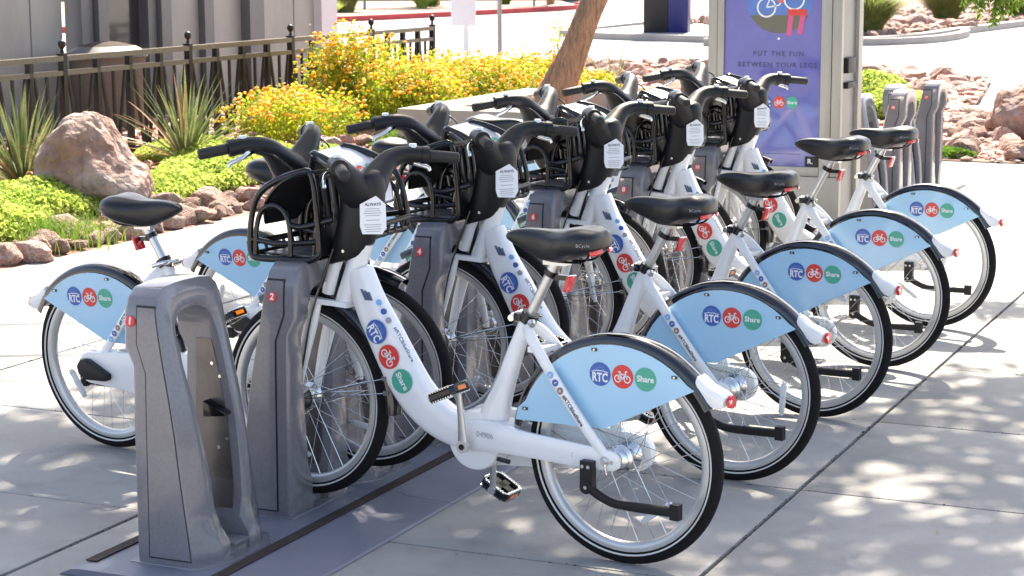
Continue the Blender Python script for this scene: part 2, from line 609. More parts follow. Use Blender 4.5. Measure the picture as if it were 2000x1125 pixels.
def logo(kind, O, U, V, r, parent):
    fr = Frame2(O, U, V)
    mb = MB()
    if kind == 'rtc':
        disc2(mb, fr, (0, 0), r, 0, 0.0008, 0)
        put_text(mb, fr, 'RTC', r * 0.98, (0, -0.30 * r), 0.0014, 1, bold=0.03, sx=0.80, sy=1.05)
        xs = np.linspace(-0.78, 0.78, 15)
        stroke2(mb, fr, [(x * r, (0.30 - 0.20 * x * x + 0.035 * (-1) ** i) * r) for i, x in enumerate(xs)], 0.07 * r, 0.0012, 1)
        for i in range(7):
            a = radians(30 + i * 20)
            stroke2(mb, fr, [(0.30 * r * cos(a), (0.2 + 0.30 * sin(a)) * r), (0.58 * r * cos(a), (0.22 + 0.5 * sin(a)) * r)], 0.022 * r, 0.0012, 2)
        return build('logo_disc', mb, [M['blue'], M['ink_white'], M['sky_ink']], parent, smooth=0)
    if kind == 'bike':
        disc2(mb, fr, (0, 0), r, 0, 0.0008, 0)
        bike_icon(mb, fr, r * 1.05, 0.0012, 1, (0, 0))
        return build('logo_disc', mb, [M['red'], M['ink_white']], parent, smooth=0)
    disc2(mb, fr, (0, 0), r, 0, 0.0008, 0)
    put_text(mb, fr, 'Share', r * 0.70, (0, 0), 0.0014, 1, bold=0.022)
    return build('logo_disc', mb, [M['green'], M['ink_white']], parent, smooth=0)


# ------------------------------------------------------------------ the shared bicycle
RA = np.array((0.0, 0.345))
FA = np.array((1.25, 0.398))


def arc(c, r, a0, a1, n):
    return [(c[0] + r * cos(radians(a0 + (a1 - a0) * i / (n - 1))), c[1] + r * sin(radians(a0 + (a1 - a0) * i / (n - 1)))) for i in range(n)]


def make_wheel(root, c, rear):
    w = empty('rear_wheel' if rear else 'front_wheel', (0, 0, 0))
    w.parent = root
    w.location = (c[0], 0, c[1])
    # tyre
    prof = [(0.3, 0.012)] + [(0.3200 + 0.0235 * cos(t), 0.0215 * sin(t)) for t in np.linspace(2.25, -2.25, 15)] + [(0.3, -0.012)]
    mb = MB().revolve(prof, (0, 0, 0), 72)
    build('tyre', mb, M['tyre'], w, normals=False)
    mb = MB()
    for s_ in (-1, 1):
        y = s_ * 0.0197
        mb.revolve([(0.3085, y), (0.3135, y + s_ * 0.0012), (0.3135, y + s_ * 0.003), (0.3085, y + s_ * 0.0018)], (0, 0, 0), 72)
    build('reflective_stripe', mb, M['stripe'], w, smooth=60)
    prof = [(0.302, 0.0145), (0.302, 0.0165), (0.288, 0.0175), (0.276, 0.013), (0.271, 0.0), (0.276, -0.013), (0.288, -0.0175),
            (0.302, -0.0165), (0.302, -0.0145), (0.290, 0.0)]
    build('rim', MB().revolve(prof, (0, 0, 0), 72), M['rim'], w, smooth=50)
    # hub
    mb = MB()
    if rear:
        hp = [(0.012, -0.062), (0.034, -0.056), (0.038, -0.048), (0.034, -0.042), (0.045, -0.037), (0.045, -0.034), (0.024, -0.022),
              (0.024, 0.022), (0.046, 0.031), (0.046, 0.034), (0.036, 0.040), (0.038, 0.050), (0.030, 0.057), (0.012, 0.060)]
    else:
        hp = [(0.01, -0.05), (0.03, -0.045), (0.034, -0.03), (0.045, -0.028), (0.045, -0.024), (0.033, -0.015), (0.033, 0.015), (0.045, 0.024), (0.045, 0.028), (0.034, 0.03), (0.02, 0.045), (0.01, 0.05)]
    for i in range(len(hp) - 1):
        pass
    mb.revolve(hp, (0, 0, 0), 28)
    mb.tube((0, -0.09, 0), (0, 0.088, 0), 0.007, 8)
    build('hub', mb, M['steel'], w, smooth=40)
    # spokes
    mb = MB()
    ns = 32
    for i in range(ns):
        s_ = 1 if i % 2 else -1
        t = 2 * pi * i / ns
        lead = radians(68) * (1 if (i // 2) % 2 else -1)
        rh = 0.044 if rear else 0.043
        a = (rh * cos(t + lead), s_ * (0.034 if rear else 0.026), rh * sin(t + lead))
        b = (0.274 * cos(t), s_ * 0.004, 0.274 * sin(t))
        mb.tube(a, b, 0.0012, 4)
    build('spokes', mb, M['steel'], w, smooth=0, normals=False)
    # spoke reflector
    mb = MB()
    t = radians(235 if rear else 285)
    R = Matrix.Rotation(-t, 4, 'Y') @ Matrix.Translation((0.2, 0.0, 0))
    mb.box((-0.0095, -0.006, -0.05), (0.0095, 0.010, 0.05), R=R)
    mb.box((-0.006, -0.008, -0.062), (0.006, 0.008, 0.062), R=R)
    build('wheel_reflector', mb, M['clear'], w, bevel=0.002)
    w.rotation_euler = (0, radians(random.uniform(0, 30)) if False else 0, 0)
    return w


def make_bike():
    r = empty('shared_bicycle', (0, 0, 0))
    make_wheel(r, RA, True)
    make_wheel(r, FA, False)
    # main frame: one moulded down tube sweeping into bottom bracket, chain stay, seat tube, seat stays
    mb = MB()
    pts = [(1.015, 0.86), (0.975, 0.755), (0.915, 0.65), (0.855, 0.55), (0.79, 0.46), (0.71, 0.395), (0.62, 0.36), (0.52, 0.35), (0.44, 0.352)]
    wid = [(0.034, 0.045), (0.038, 0.056), (0.042, 0.064), (0.044, 0.068), (0.045, 0.068), (0.045, 0.064), (0.045, 0.060), (0.045, 0.056), (0.040, 0.045)]
    R = cr([(x, 0, z, a, b) for (x, z), (a, b) in zip(pts, wid)], 5)
    mb.sweep(R[:, :3], R[:, 3:], 28, e=0.62)
    # seat tube with a gusset at the bottom
    R = cr([(0.505, 0, 0.34, 0.036, 0.06), (0.478, 0, 0.43, 0.034, 0.05), (0.44, 0, 0.53, 0.028, 0.034), (0.40, 0, 0.64, 0.024, 0.028), (0.352, 0, 0.757, 0.022, 0.024)], 5)
    mb.sweep(R[:, :3], R[:, 3:], 18, e=0.85)
    # left blade-like chain stay
    R = cr([(0.56, 0.03, 0.352, 0.022, 0.052), (0.46, 0.045, 0.362, 0.02, 0.052), (0.33, 0.062, 0.358, 0.013, 0.043), (0.18, 0.071, 0.353, 0.011, 0.040), (0.05, 0.076, 0.350, 0.011, 0.036),
            (0.0, 0.077, 0.347, 0.010, 0.032), (-0.024, 0.077, 0.346, 0.008, 0.018)], 5)
    mb.sweep(R[:, :3], R[:, 3:], 16, e=0.65)
    R = cr([(0.50, -0.03, 0.36, 0.02, 0.045), (0.33, -0.06, 0.365, 0.012, 0.03), (0.0, -0.066, 0.347, 0.010, 0.025)], 5)
    mb.sweep(R[:, :3], R[:, 3:], 12, e=0.7)
    for s_ in (-1, 1):
        R = cr([(0.355, s_ * 0.012, 0.735, 0.010, 0.022), (0.31, s_ * 0.045, 0.695, 0.010, 0.020), (0.22, s_ * 0.068, 0.590, 0.009, 0.018),
                (0.12, s_ * 0.077, 0.470, 0.009, 0.017), (0.02, s_ * 0.080, 0.355, 0.008, 0.018)], 6)
        mb.sweep(R[:, :3], R[:, 3:], 12, e=0.75)
    # yoke over the tyre and the bridge behind the bottom bracket
    mb.box((0.27, -0.05, 0.655), (0.325, 0.05, 0.672))
    mb.box((0.38, -0.045, 0.395), (0.47, 0.045, 0.41))
    # head tube
    mb.tube((0.995, 0, 0.955), (1.083, 0, 0.735), 0.034, 20)
    build('frame', mb, M['white'], r, smooth=40)
    # fork
    mb = MB()
    mb.tube((1.072, 0, 0.965), (1.158, 0, 0.735), 0.0265, 18)
    out = [(1.045, 0.0), (1.052, 0.037), (1.09, 0.045), (1.14, 0.062), (1.18, 0.066), (1.2, 0.04), (1.203, 0)]
    out = out + [(x, -y) for x, y in reversed(out[1:-1])]
    up = [(x, y, 0.752 + (x - 1.1) * 0.10) for x, y in out]
    dn = [(x - 0.004, y, 0.734 + (x - 1.1) * 0.10) for x, y in out]
    mb.rings([dn, up])
    for s_ in (-1, 1):
        R = cr([(1.165, s_ * 0.050, 0.745, 0.012, 0.024), (1.185, s_ * 0.056, 0.66, 0.013, 0.026), (1.22, s_ * 0.057, 0.54, 0.011, 0.022), (1.243, s_ * 0.054, 0.44, 0.009, 0.016), (1.25, s_ * 0.053, 0.385, 0.007, 0.012)], 5)
        mb.sweep(R[:, :3], R[:, 3:], 14, e=0.85)
    build('fork', mb, M['white'], r, smooth=40)
    build('cable_guard', MB().sweep([(1.058, 0, 0.96), (1.118, 0, 0.755)], [[0.012, 0.006], [0.012, 0.006]], 8), M['gloss_black'], r)
    # chain case on the right, round lobe round the chain ring
    mb = MB()
    c1, r1, c2, r2 = (0.0, 0.345), 0.062, (0.548, 0.335), 0.103
    o = arc(c2, r2, -98, 95, 22) + arc(c1, r1, 94, 262, 16)
    mb.prism(o, -0.062, -0.098)
    build('chain_case', mb, M['white'], r, bevel=0.008)
    mb = MB()
    o = arc((0.545, 0.335), 0.101, 0, 360, 37)[:-1]
    mb.prism(o, -0.058, 0.034)
    build('chain_ring_shell', mb, M['white'], r, bevel=0.02)
    mb = MB()
    mb.prism([(-0.04, 0.36), (-0.02, 0.385), (0.01, 0.383), (0.11, 0.33), (0.105, 0.305), (0.0, 0.305), (-0.035, 0.325)], -0.097, -0.132)
    build('hub_cover', mb, M['black_plastic'], r, bevel=0.008)
    # dropout bolt, frame hole, frame number
    mb = MB()
    mb.cyl((0.022, 0.347), 0.016, 0.084, 0.092, 14)
    mb.cyl((0.022, 0.347), 0.009, 0.092, 0.101, 6)
    mb.tube((0.022, 0.094, 0.345), (0.015, 0.09, 0.305), 0.003, 6)
    build('axle_nut', mb, M['steel'], r)
    mb = MB()
    mb.cyl((0.135, 0.352), 0.0095, 0.0815, 0.0835, 14)
    build('rubber_plug', mb, M['gloss_black'], r)
    mb = MB()
    mb.sweep([(0.43, 0.066, 0.297), (0.385, 0.066, 0.292)], [[0.008, 0.008], [0.008, 0.008]], 8)
    build('rubber_plug', mb, M['gloss_black'], r)
    mb = MB()
    put_text(mb, Frame2((0.478, 0.0665, 0.368), (-1, 0, -0.05), (0, 0, 1)), '04906', 0.026, bold=-0.01, mi=0)
    build('frame_number', mb, M['ink_grey'], r, smooth=0)
    # cranks and pedals
    for s_, cx, cz in ((1, 0.556, 0.520), (-1, 0.558, 0.135)):
        mb = MB()
        R = cr([(0.548, s_ * 0.088, 0.327, 0.009, 0.018), (0.55, s_ * 0.096, (0.327 + cz) / 2, 0.007, 0.012), (cx, s_ * 0.104, cz, 0.007, 0.012)], 5)
        mb.sweep(R[:, :3], R[:, 3:], 12, e=0.8)
        mb.cyl((0.548, 0.327), 0.021, s_ * 0.078, s_ * 0.098, 20)
        mb.cyl((cx, cz), 0.014, s_ * 0.094, s_ * 0.112, 16)
        crk = build('crank_arm', mb, M['alloy'], r, smooth=45)
        mb = MB()
        mb.cyl((0.548, 0.327), 0.010, s_ * 0.098, s_ * 0.1005, 12)
        build('crank_bolt', mb, M['gloss_black'], crk)
        # pedal: cage with teeth, tilted
        ped = empty('pedal', (cx, s_ * 0.158, cz))
        ped.parent = r
        ped.rotation_euler = (0, radians(24 if s_ > 0 else -28), 0)
        mb = MB()
        hx, hy = 0.052, 0.050
        loop = [(hx, -hy + 0.012), (hx, hy - 0.012), (hx - 0.012, hy), (-hx + 0.012, hy), (-hx, hy - 0.012), (-hx, -hy + 0.012), (-hx + 0.012, -hy), (hx - 0.012, -hy)]
        mb.sweep([(x, y, 0) for x, y in loop], [0.015, 0.004], 6, ref=(0, 0, 1), closed=True)
        mb.box((-hx, -0.016, -0.011), (hx, 0.016, 0.011))
        mb.box((-0.012, -hy, -0.011), (0.012, hy, 0.011))
        build('pedal_body', mb, M['gloss_black'], ped, smooth=0)
        mb = MB()
        for zz in (-0.0155, 0.0155):
            mb.sweep([(x * 0.99, y * 0.99, zz) for x, y in loop], [0.0015, 0.0055], 4, ref=(0, 0, 1), closed=True)
            for k in range(9):
                f = -0.8 + 1.6 * k / 8
                for q in (-1, 1):
                    mb.box((f * hx - 0.002, q * hy - 0.004, zz - 0.003), (f * hx + 0.002, q * hy + 0.004, zz + 0.003))
        mb.tube((0, -s_ * 0.055, 0), (0, s_ * 0.04, 0), 0.007, 8)
        build('pedal_cage', mb, M['steel'], ped, smooth=0)
        mb = MB()
        for q in (-1, 1):
            mb.box((q * (hx + 0.001), -0.022, -0.007), (q * (hx + 0.005), 0.022, 0.007))
        build('pedal_reflector', mb, M['amber'], ped, smooth=0)
    # rear mudguard: thin curved U
    mb = MB()
    gp = [(-1, -0.9), (-1.0, 0.2), (-0.75, 0.8), (-0.3, 1.0), (0.3, 1.0), (0.75, 0.8), (1.0, 0.2), (1, -0.9), (0.9, -0.9), (0.88, 0.15), (0.66, 0.66), (0.25, 0.82), (-0.25, 0.82), (-0.66, 0.66), (-0.88, 0.15), (-0.9, -0.9)]
    A = arc((0.012, 0.352), 0.369, 9, 150, 40)
    mb.sweep([(x, 0, z) for x, z in A], (0.037, -0.018), ref=(0, 1, 0), profile=gp)
    fd = build('rear_mudguard', mb, M['fender'], r, smooth=60)
    A = arc(FA, 0.372, 62, 183, 34)
    mb = MB().sweep([(x, 0, z) for x, z in A], (0.034, -0.017), ref=(0, 1, 0), profile=gp)
    build('front_mudguard', mb, M['fender'], r, smooth=60)
    mb = MB()
    for s_ in (-1, 1):
        mb.tube((1.25, s_ * 0.062, 0.398), (0.893, s_ * 0.036, 0.505), 0.0022, 6)
        mb.tube((1.25, s_ * 0.062, 0.398), (0.888, s_ * 0.036, 0.455), 0.0022, 6)
        for zz, xx in ((0.505, 0.893), (0.455, 0.888)):
            mb.box((xx - 0.01, s_ * 0.036 - 0.004, zz - 0.008), (xx + 0.01, s_ * 0.036 + 0.004, zz + 0.008))
    build('mudguard_stay', mb, M['steel'], r)
    # cables looping from the levers into the shell
    for s_ in (-1, 1):
        R = cr([(0.972, s_ * 0.195, 1.216), (1.045, s_ * 0.165, 1.185), (1.098, s_ * 0.105, 1.10), (1.098, s_ * 0.055, 1.01)], 8)
        build('brake_cable', MB().sweep(R, 0.0036, 6), M['gloss_black'], r)
    # front brake cable
    R = cr([(1.09, 0.045, 0.93), (1.16, 0.075, 0.72), (1.20, 0.078, 0.55), (1.235, 0.07, 0.43)], 8)
    build('brake_cable', MB().sweep(R, 0.004, 6), M['gloss_black'], r)
    # skirt panels with logos
    po = [(0.372, 0.425)] + arc((0.012, 0.352), 0.352, 14, 131, 20)
    po = [(0.375, 0.430), (0.368, 0.475)] + [p for p in arc((0.012, 0.352), 0.356, 26, 128, 18)] + [(-0.262, 0.590), (-0.275, 0.604), (-0.268, 0.593), (0.05, 0.438)]
    po = [(0.375, 0.430), (0.366, 0.470)] + arc((0.012, 0.352), 0.356, 24, 134, 20) + [(-0.262, 0.592), (0.05, 0.438)]
    for s_ in (1, -1):
        mb = MB().prism(po, s_ * 0.0400, s_ * 0.0425)
        sp = build('skirt_panel', mb, M['panel'], r, smooth=0)
        U = (-s_, 0, 0.0)
        for (x, z) in ((0.085, 0.687), (-0.195, 0.628), (0.338, 0.47)):
            mb = MB().box((x - 0.009, s_ * 0.043, z - 0.0045), (x + 0.009, s_ * 0.047, z + 0.0045))
            mb.cyl((x, z), 0.0035, s_ * 0.047, s_ * 0.0485, 8, mi=1)
            build('panel_clip', mb, [M['gloss_black'], M['steel']], sp, smooth=0)
        xs = (0.065, -0.015, -0.095) if s_ > 0 else (-0.095, -0.015, 0.065)
        for kind, x in zip(('rtc', 'bike', 'share'), xs):
            logo(kind, (x, s_ * 0.0428, 0.611), U, (0, 0, 1), 0.0375, sp)
        # logos on the main tube
        T = np.array((-0.548, 0, -0.836))
        pos = [(0.905, 0.645 + 0.006), (0.85, 0.56), (0.80, 0.475)]
        cc = [(0.898, 0.630), (0.846, 0.542), (0.786, 0.465)]
        cc = [(0.917, 0.663), (0.868, 0.583), (0.816, 0.506)]
        if s_ < 0:
            T = -T
            cc = cc[::-1]
        for kind, (x, z) in zip(('rtc', 'bike', 'share'), cc):
            logo(kind, (x, s_ * 0.0462, z), T, np.cross((0, s_, 0), T), 0.041, r)
        # small prints on the stay and near the head tube
        mb = MB()
        st = np.array((-0.10, 0.009 * s_ * 0, -0.12)) if s_ > 0 else np.array((0.10, 0, 0.12))
        a = np.array((0.225, s_ * 0.0775, 0.597))
        b = np.array((0.115, s_ * 0.0865, 0.464))
        T2 = (b - a) / np.linalg.norm(b - a)
        if s_ < 0:
            a, b, T2 = b, a, -T2
        fr = Frame2(a, T2, np.cross((0, s_, 0), T2))
        d0 = 0.0
        for i, mi in enumerate((0, 1, 2)):
            off = d0 + i * 0.030
            disc2(mb, fr, (off, 0), 0.0115, 0.0, 0.0012, mi, 16)
            put_text(mb, fr, 'tfo'[i], 0.014, (off, 0), 0.0016, 4, bold=0.02)
        put_text(mb, fr, '#RTCBikeShare', 0.0175, (0.135, 0), 0.0012, 3, bold=0.012)
        build('stay_print', mb, [M['sky_ink'], M['blue'], M['brown_ink'], M['ink_dark'], M['ink_white']], r, smooth=0)
        mb = MB()
        T3 = np.array((-0.548, 0, -0.836)) * s_
        fr = Frame2((0.935, s_ * 0.0405, 0.745), T3, np.cross((0, s_, 0), T3))
        for i, mi in enumerate((0, 1, 2)):
            disc2(mb, fr, (s_ * (0.0 + i * 0.034), 0.016 * s_ + 0.014), 0.0105, -0.006, 0.0012, mi, 16)
        put_text(mb, fr, '#RTCBikeShare', 0.020, (s_ * 0.165, 0.030 * s_ + 0.012), 0.0012, 3, bold=0.012)
        for i in range(3):
            mb.prism([(0.985 - 0.014 * i, 0.80 - 0.004 * i), (0.978 - 0.014 * i, 0.80 - 0.004 * i), (0.958 - 0.010 * i, 0.765), (0.967 - 0.010 * i, 0.765)], s_ * 0.034, s_ * 0.0405, 3)
        build('tube_print', mb, [M['sky_ink'], M['blue'], M['ink_grey'], M['ink_navy']], r, smooth=0)
    # tail housing and light
    mb = MB()
    ol = [(-0.262, 0.640), (-0.252, 0.598), (-0.287, 0.553), (-0.328, 0.540), (-0.352, 0.545), (-0.362, 0.580), (-0.342, 0.592), (-0.298, 0.610)]
    mb.prism(ol, -0.034, 0.034)
    build('tail_housing', mb, M['white'], r, bevel=0.012)
    mb = MB().cyl((0, 0.564), 0.021, -0.360, -0.372, 20, axis='X')
    mb.sweep([(-0.367, 0.010, 0.564), (-0.374, 0.036, 0.562)], [[0.012, 0.008], [0.01, 0.006]], 8, ref=(0, 0, 1))
    build('tail_light', mb, M['red_lens'], r, smooth=60)
    # seat post, clamps, saddle, reflector
    mb = MB()
    mb.tube((0.356, 0, 0.745), (0.254, 0, 0.935), 0.0165, 16)
    mb.tube((0.262, 0, 0.918), (0.246, 0, 0.948), 0.021, 14)
    mb.box((0.205, -0.022, 0.936), (0.285, 0.022, 0.953))
    build('seat_post', mb, M['alloy'], r, smooth=45)
    mb = MB()
    for s_ in (-1, 1):
        mb.sweep(cr([(0.10, s_ * 0.045, 0.985), (0.14, s_ * 0.03, 0.955), (0.25, s_ * 0.022, 0.950), (0.31, s_ * 0.02, 0.962), (0.37, s_ * 0.012, 0.995)], 5), 0.004, 6)
    build('saddle_rails', mb, M['gloss_black'], r)
    mb = MB()
    d = np.array((0.102, 0, -0.19)) / 0.2156
    c = np.array((0.349, 0, 0.757))
    mb.sweep([c - d * 0.016, c + d * 0.016], [[0.030, 0.029]] * 2, 18)
    mb.box((0.365, -0.02, 0.745), (0.402, 0.02, 0.77))
    cl = build('seat_clamp', mb, M['gloss_black'], r, smooth=40)
    mb = MB()
    mb.sweep(cr([(0.395, 0.03, 0.763), (0.40, 0.0, 0.762), (0.385, -0.045, 0.765), (0.335, -0.055, 0.752)], 5), (0.006, 0.009), 8)
    mb.tube((0.398, -0.02, 0.756), (0.398, 0.034, 0.756), 0.011, 10)
    mb.sweep([(0.32, 0.034, 0.748), (0.31, 0.046, 0.742)], [[0.014, 0.014], [0.01, 0.01]], 8, ref=(0, 0, 1))
    build('clamp_lever', mb, M['steel'], cl, smooth=45)
    mb = MB()
    c = np.array((0.268, 0, 0.908))
    mb.sweep([c - d * 0.009, c + d * 0.009], [[0.022, 0.022]] * 2, 14)
    mb.box((0.205, -0.006, 0.888), (0.26, 0.006, 0.904))
    rb = build('reflector_bracket', mb, M['gloss_black'], r, smooth=40)
    mb = MB()
    Rm = Matrix.Translation((0.200, 0, 0.878)) @ Matrix.Rotation(radians(-18), 4, 'Y')
    mb.box((-0.006, -0.024, -0.026), (0.006, 0.024, 0.028), R=Rm)
    build('red_reflector', mb, M['red_lens'], rb, bevel=0.003)
    # saddle: lofted cross sections
    S = [(0.074, 0.030, 1.040, 1.002), (0.080, 0.058, 1.050, 0.992), (0.095, 0.078, 1.058, 0.984), (0.13, 0.092, 1.066, 0.972), (0.17, 0.090, 1.062, 0.960), (0.21, 0.074, 1.054, 0.950),
         (0.25, 0.054, 1.048, 0.946), (0.29, 0.040, 1.047, 0.950), (0.33, 0.032, 1.047, 0.962), (0.37, 0.028, 1.044, 0.978), (0.40, 0.025, 1.038, 0.992), (0.42, 0.019, 1.029, 1.003), (0.430, 0.008, 1.020, 1.010)]
    R = cr(S, 3)
    rings = []
    for x, hw, zt, zb in R:
        ring = []
        h = zt - zb
        for t in np.linspace(0, 2 * pi, 25)[:-1]:
            cy, cz = cos(t), sin(t)
            yy = np.sign(cy) * abs(cy) ** 0.7 * hw
            if cz >= 0:
                zz = zb + h * 0.52 + (abs(cz) ** 0.8) * h * 0.48
                zz -= 0.004 * math.exp(-(yy / (0.25 * hw + 1e-4)) ** 2)
            else:
                zz = zb + h * 0.52 - abs(cz) ** 0.5 * h * 0.52
                yy *= 0.90 + 0.1 * (1 - abs(cz))
            ring.append((x, yy, zz))
        rings.append(ring)
    mb = MB().rings(rings)
    sa = build('saddle', mb, M['saddle'], r, smooth=60)
    for s_ in (-1, 1):
        mb = MB()
        mb.sweep(cr([(0.071, s_ * 0.02, 0.993), (0.078, s_ * 0.052, 0.990), (0.090, s_ * 0.068, 0.989)], 4), (0.0075, 0.004), 6, ref=(0, 0, 1))
        build('saddle_reflector', mb, M['red_lens'], sa)
    mb = MB()
    put_text(mb, Frame2((0.104, 0.086, 1.016), (-0.85, -0.5, 0), (0, 0, 1)), 'BCycle', 0.015, bold=-0.01, w=0.0035)
    build('saddle_print', mb, M['ink_grey'], sa, smooth=0)
    mb = MB()
    put_text(mb, Frame2((0.104, -0.086, 1.016), (0.85, -0.5, 0), (0, 0, 1)), 'BCycle', 0.015, bold=-0.01, w=0.0035)
    build('saddle_print', mb, M['ink_grey'], sa, smooth=0)
    # stem shell with gull-wing bar
    mb = MB()
    L = [(0.888, 1.062, 0.060, 0.038), (0.898, 1.058, 0.074, 0.044), (0.95, 1.038, 0.082, 0.049), (1.02, 1.012, 0.083, 0.052), (1.08, 1.000, 0.080, 0.052), (1.13, 0.997, 0.076, 0.058), (1.165, 0.995, 0.062, 0.060), (1.178, 0.992, 0.040, 0.045)]
    R = cr(L, 4)
    rings = []
    for z, cx, hx, hy in R:
        rings.append([(cx + hx * np.sign(cos(t)) * abs(cos(t)) ** 0.75, hy * np.sign(sin(t)) * abs(sin(t)) ** 0.75, z + (cos(t) * -0.02)) for t in np.linspace(0, 2 * pi, 29)[:-1]])
    mb.rings(rings)
    for s_ in (-1, 1):
        R = cr([(0.997, s_ * 0.0, 1.115, 0.066, 0.066), (0.997, s_ * 0.045, 1.140, 0.058, 0.058), (0.995, s_ * 0.092, 1.180, 0.045, 0.045), (0.990, s_ * 0.135, 1.213, 0.035, 0.036),
                (0.972, s_ * 0.178, 1.229, 0.031, 0.031), (0.945, s_ * 0.21, 1.232, 0.029, 0.029), (0.918, s_ * 0.237, 1.229, 0.028, 0.028)], 6)
        mb.sweep(R[:, :3], R[:, 3:], 20, ref=(1, 0, 0.3))
    stem = build('handlebar_shell', mb, M['black_plastic'], r, smooth=60)
    for s_ in (-1, 1):
        a = np.array((0.912, s_ * 0.240, 1.228))
        b = np.array((0.828, s_ * 0.326, 1.214))
        g = empty('handgrip', (0, 0, 0))
        g.parent = r
        u = (b - a) / np.linalg.norm(b - a)
        mb = MB().sweep([a, a + u * 0.004, b - u * 0.006, b], [[0.018, 0.018], [0.0195, 0.0195], [0.0195, 0.0195], [0.014, 0.014]], 14, ref=(0, 0, 1))
        build('grip', mb, M['grip'], g, smooth=50)
        mb = MB().sweep([a - u * 0.012, a, a + u * 0.014, a + u * 0.018], [[0.030, 0.030], [0.031, 0.031], [0.030, 0.030], [0.022, 0.022]], 14, ref=(0, 0, 1))
        build('grip_collar', mb, M['black_plastic'], g, smooth=50)
        mb = MB()
        R = cr([(0.965, s_ * 0.215, 1.212, 0.011, 0.009), (0.966, s_ * 0.245, 1.200, 0.009, 0.007), (0.950, s_ * 0.275, 1.188, 0.008, 0.006), (0.935, s_ * 0.292, 1.180, 0.008, 0.006), (0.930, s_ * 0.297, 1.168, 0.007, 0.006)], 6)
        mb.sweep(R[:, :3], R[:, 3:], 8, ref=(0, 0, 1))
        build('brake_lever', mb, M['steel'], g, smooth=50)
        mb = MB()
        mb.sweep([(0.968, s_ * 0.200, 1.220), (0.955, s_ * 0.232, 1.208)], [[0.018, 0.014]] * 2, 8, ref=(0, 0, 1))
        build('lever_mount', mb, M['gloss_black'], g, smooth=50)
        mb = MB().sweep([(0.940, s_ * 0.212, 1.255), (0.940, s_ * 0.212, 1.268)], [[0.015, 0.015], [0.013, 0.013]], 12, ref=(1, 0, 0))
        build('bell' if s_ < 0 else 'shifter_cap', mb, M['alloy'], g, smooth=50)
    # safety sticker on the rear of the stem (leans towards the rider's left)
    fr = Frame2((0.928, 0.040, 1.052), (-0.64, -0.77, 0), (0.10, 0, 1))
    mb = MB()
    o2 = [(-0.040, -0.060), (0.030, -0.064), (0.046, -0.04), (0.046, 0.035), (0.012, 0.064), (-0.046, 0.038), (-0.048, -0.035)]
    o2 = [(x * 0.95, y) for x, y in o2]
    mb.rings([[fr(*p, 0) for p in o2], [fr(*p, 0.003) for p in o2]], mi=0)
    put_text(mb, fr, 'ALWAYS', 0.014, (0.0, 0.036), 0.0036, 1, bold=0.015)
    for i in range(11):
        y = 0.022 - i * 0.0075
        if i in (4, 6):
            continue
        hw = 0.026 + 0.008 * ((i * 37) % 5) / 5
        stroke2(mb, fr, [(-hw, y), (hw - 0.004, y)], 0.0022, 0.0033, 2)
    build('safety_sticker', mb, [M['ink_white'], M['ink_dark'], M['ink_grey']], stem, smooth=0)
    mb = MB().cyl((1.045, 0.925), 0.006, 0.044, 0.053, 8)
    mb.cyl((1.045, 0.925), 0.006, -0.044, -0.053, 8)
    build('shell_screw', mb, M['steel'], stem)
    # basket
    k = empty('basket', (0, 0, 0))
    k.parent = r
    mb = MB()
    for s_ in (-1, 1):
        y0, y1 = s_ * 0.105, s_ * 0.155
        lp = [(1.115, y0, 0.915), (1.125, y0, 1.06), (1.15, y0, 1.180), (1.20, s_ * 0.125, 1.186), (1.31, s_ * 0.145, 1.152), (1.385, y1, 1.105), (1.425, y1, 1.03), (1.437, y1, 0.94),
              (1.428, y1, 0.905), (1.395, y1, 0.893), (1.28, s_ * 0.14, 0.893), (1.16, s_ * 0.115, 0.893)]
        mb.sweep(cr(lp + lp[:1], 4)[:-1], 0.0125, 10, closed=True)
        ip = [(1.24, s_ * 0.135, 0.905), (1.24, s_ * 0.137, 1.0), (1.265, s_ * 0.139, 1.055), (1.32, s_ * 0.146, 1.075), (1.375, s_ * 0.152, 1.05), (1.40, s_ * 0.156, 0.99), (1.408, s_ * 0.156, 0.905)]
        mb.sweep(cr(ip, 4), 0.0105, 8)
        mb.sweep(cr([(1.245, s_ * 0.136, 1.01), (1.19, s_ * 0.12, 1.005), (1.08, s_ * 0.06, 1.03)], 4), 0.0105, 8)
        mb.sweep(cr([(1.13, s_ * 0.105, 0.955), (1.28, s_ * 0.14, 0.945), (1.435, s_ * 0.153, 0.955)], 4), 0.010, 8)
    for (x, z, w_) in ((1.15, 1.182, 0.105), (1.447, 0.94, 0.155), (1.43, 0.903, 0.155), (1.33, 0.895, 0.145), (1.24, 0.895, 0.135), (1.16, 0.895, 0.115)):
        mb.tube((x, -w_, z), (x, w_, z), 0.0105, 8)
    for y in (-0.11, -0.055, 0.0, 0.055, 0.11):
        mb.sweep(cr([(1.15, y, 0.892), (1.30, y, 0.892), (1.42, y, 0.895), (1.447, y, 0.93)], 4), 0.007, 6)
        mb.sweep(cr([(1.155, y * 0.9, 0.895), (1.13, y * 0.9, 1.05), (1.152, y * 0.9, 1.18)], 4), 0.007, 6)
    mb.v = [(1.10 + (x - 1.10) * 0.80, y * 0.90, z) for x, y, z in mb.v]
    build('basket_frame', mb, M['gloss_black'], k, smooth=50)
    mb = MB()
    for y in (-0.075, -0.025, 0.025, 0.075):
        mb.box((1.13, y - 0.022, 0.902), (1.34, y + 0.022, 0.907))
    build('basket_floor', mb, M['kiosk_grey'], k, smooth=0)
    mb = MB()
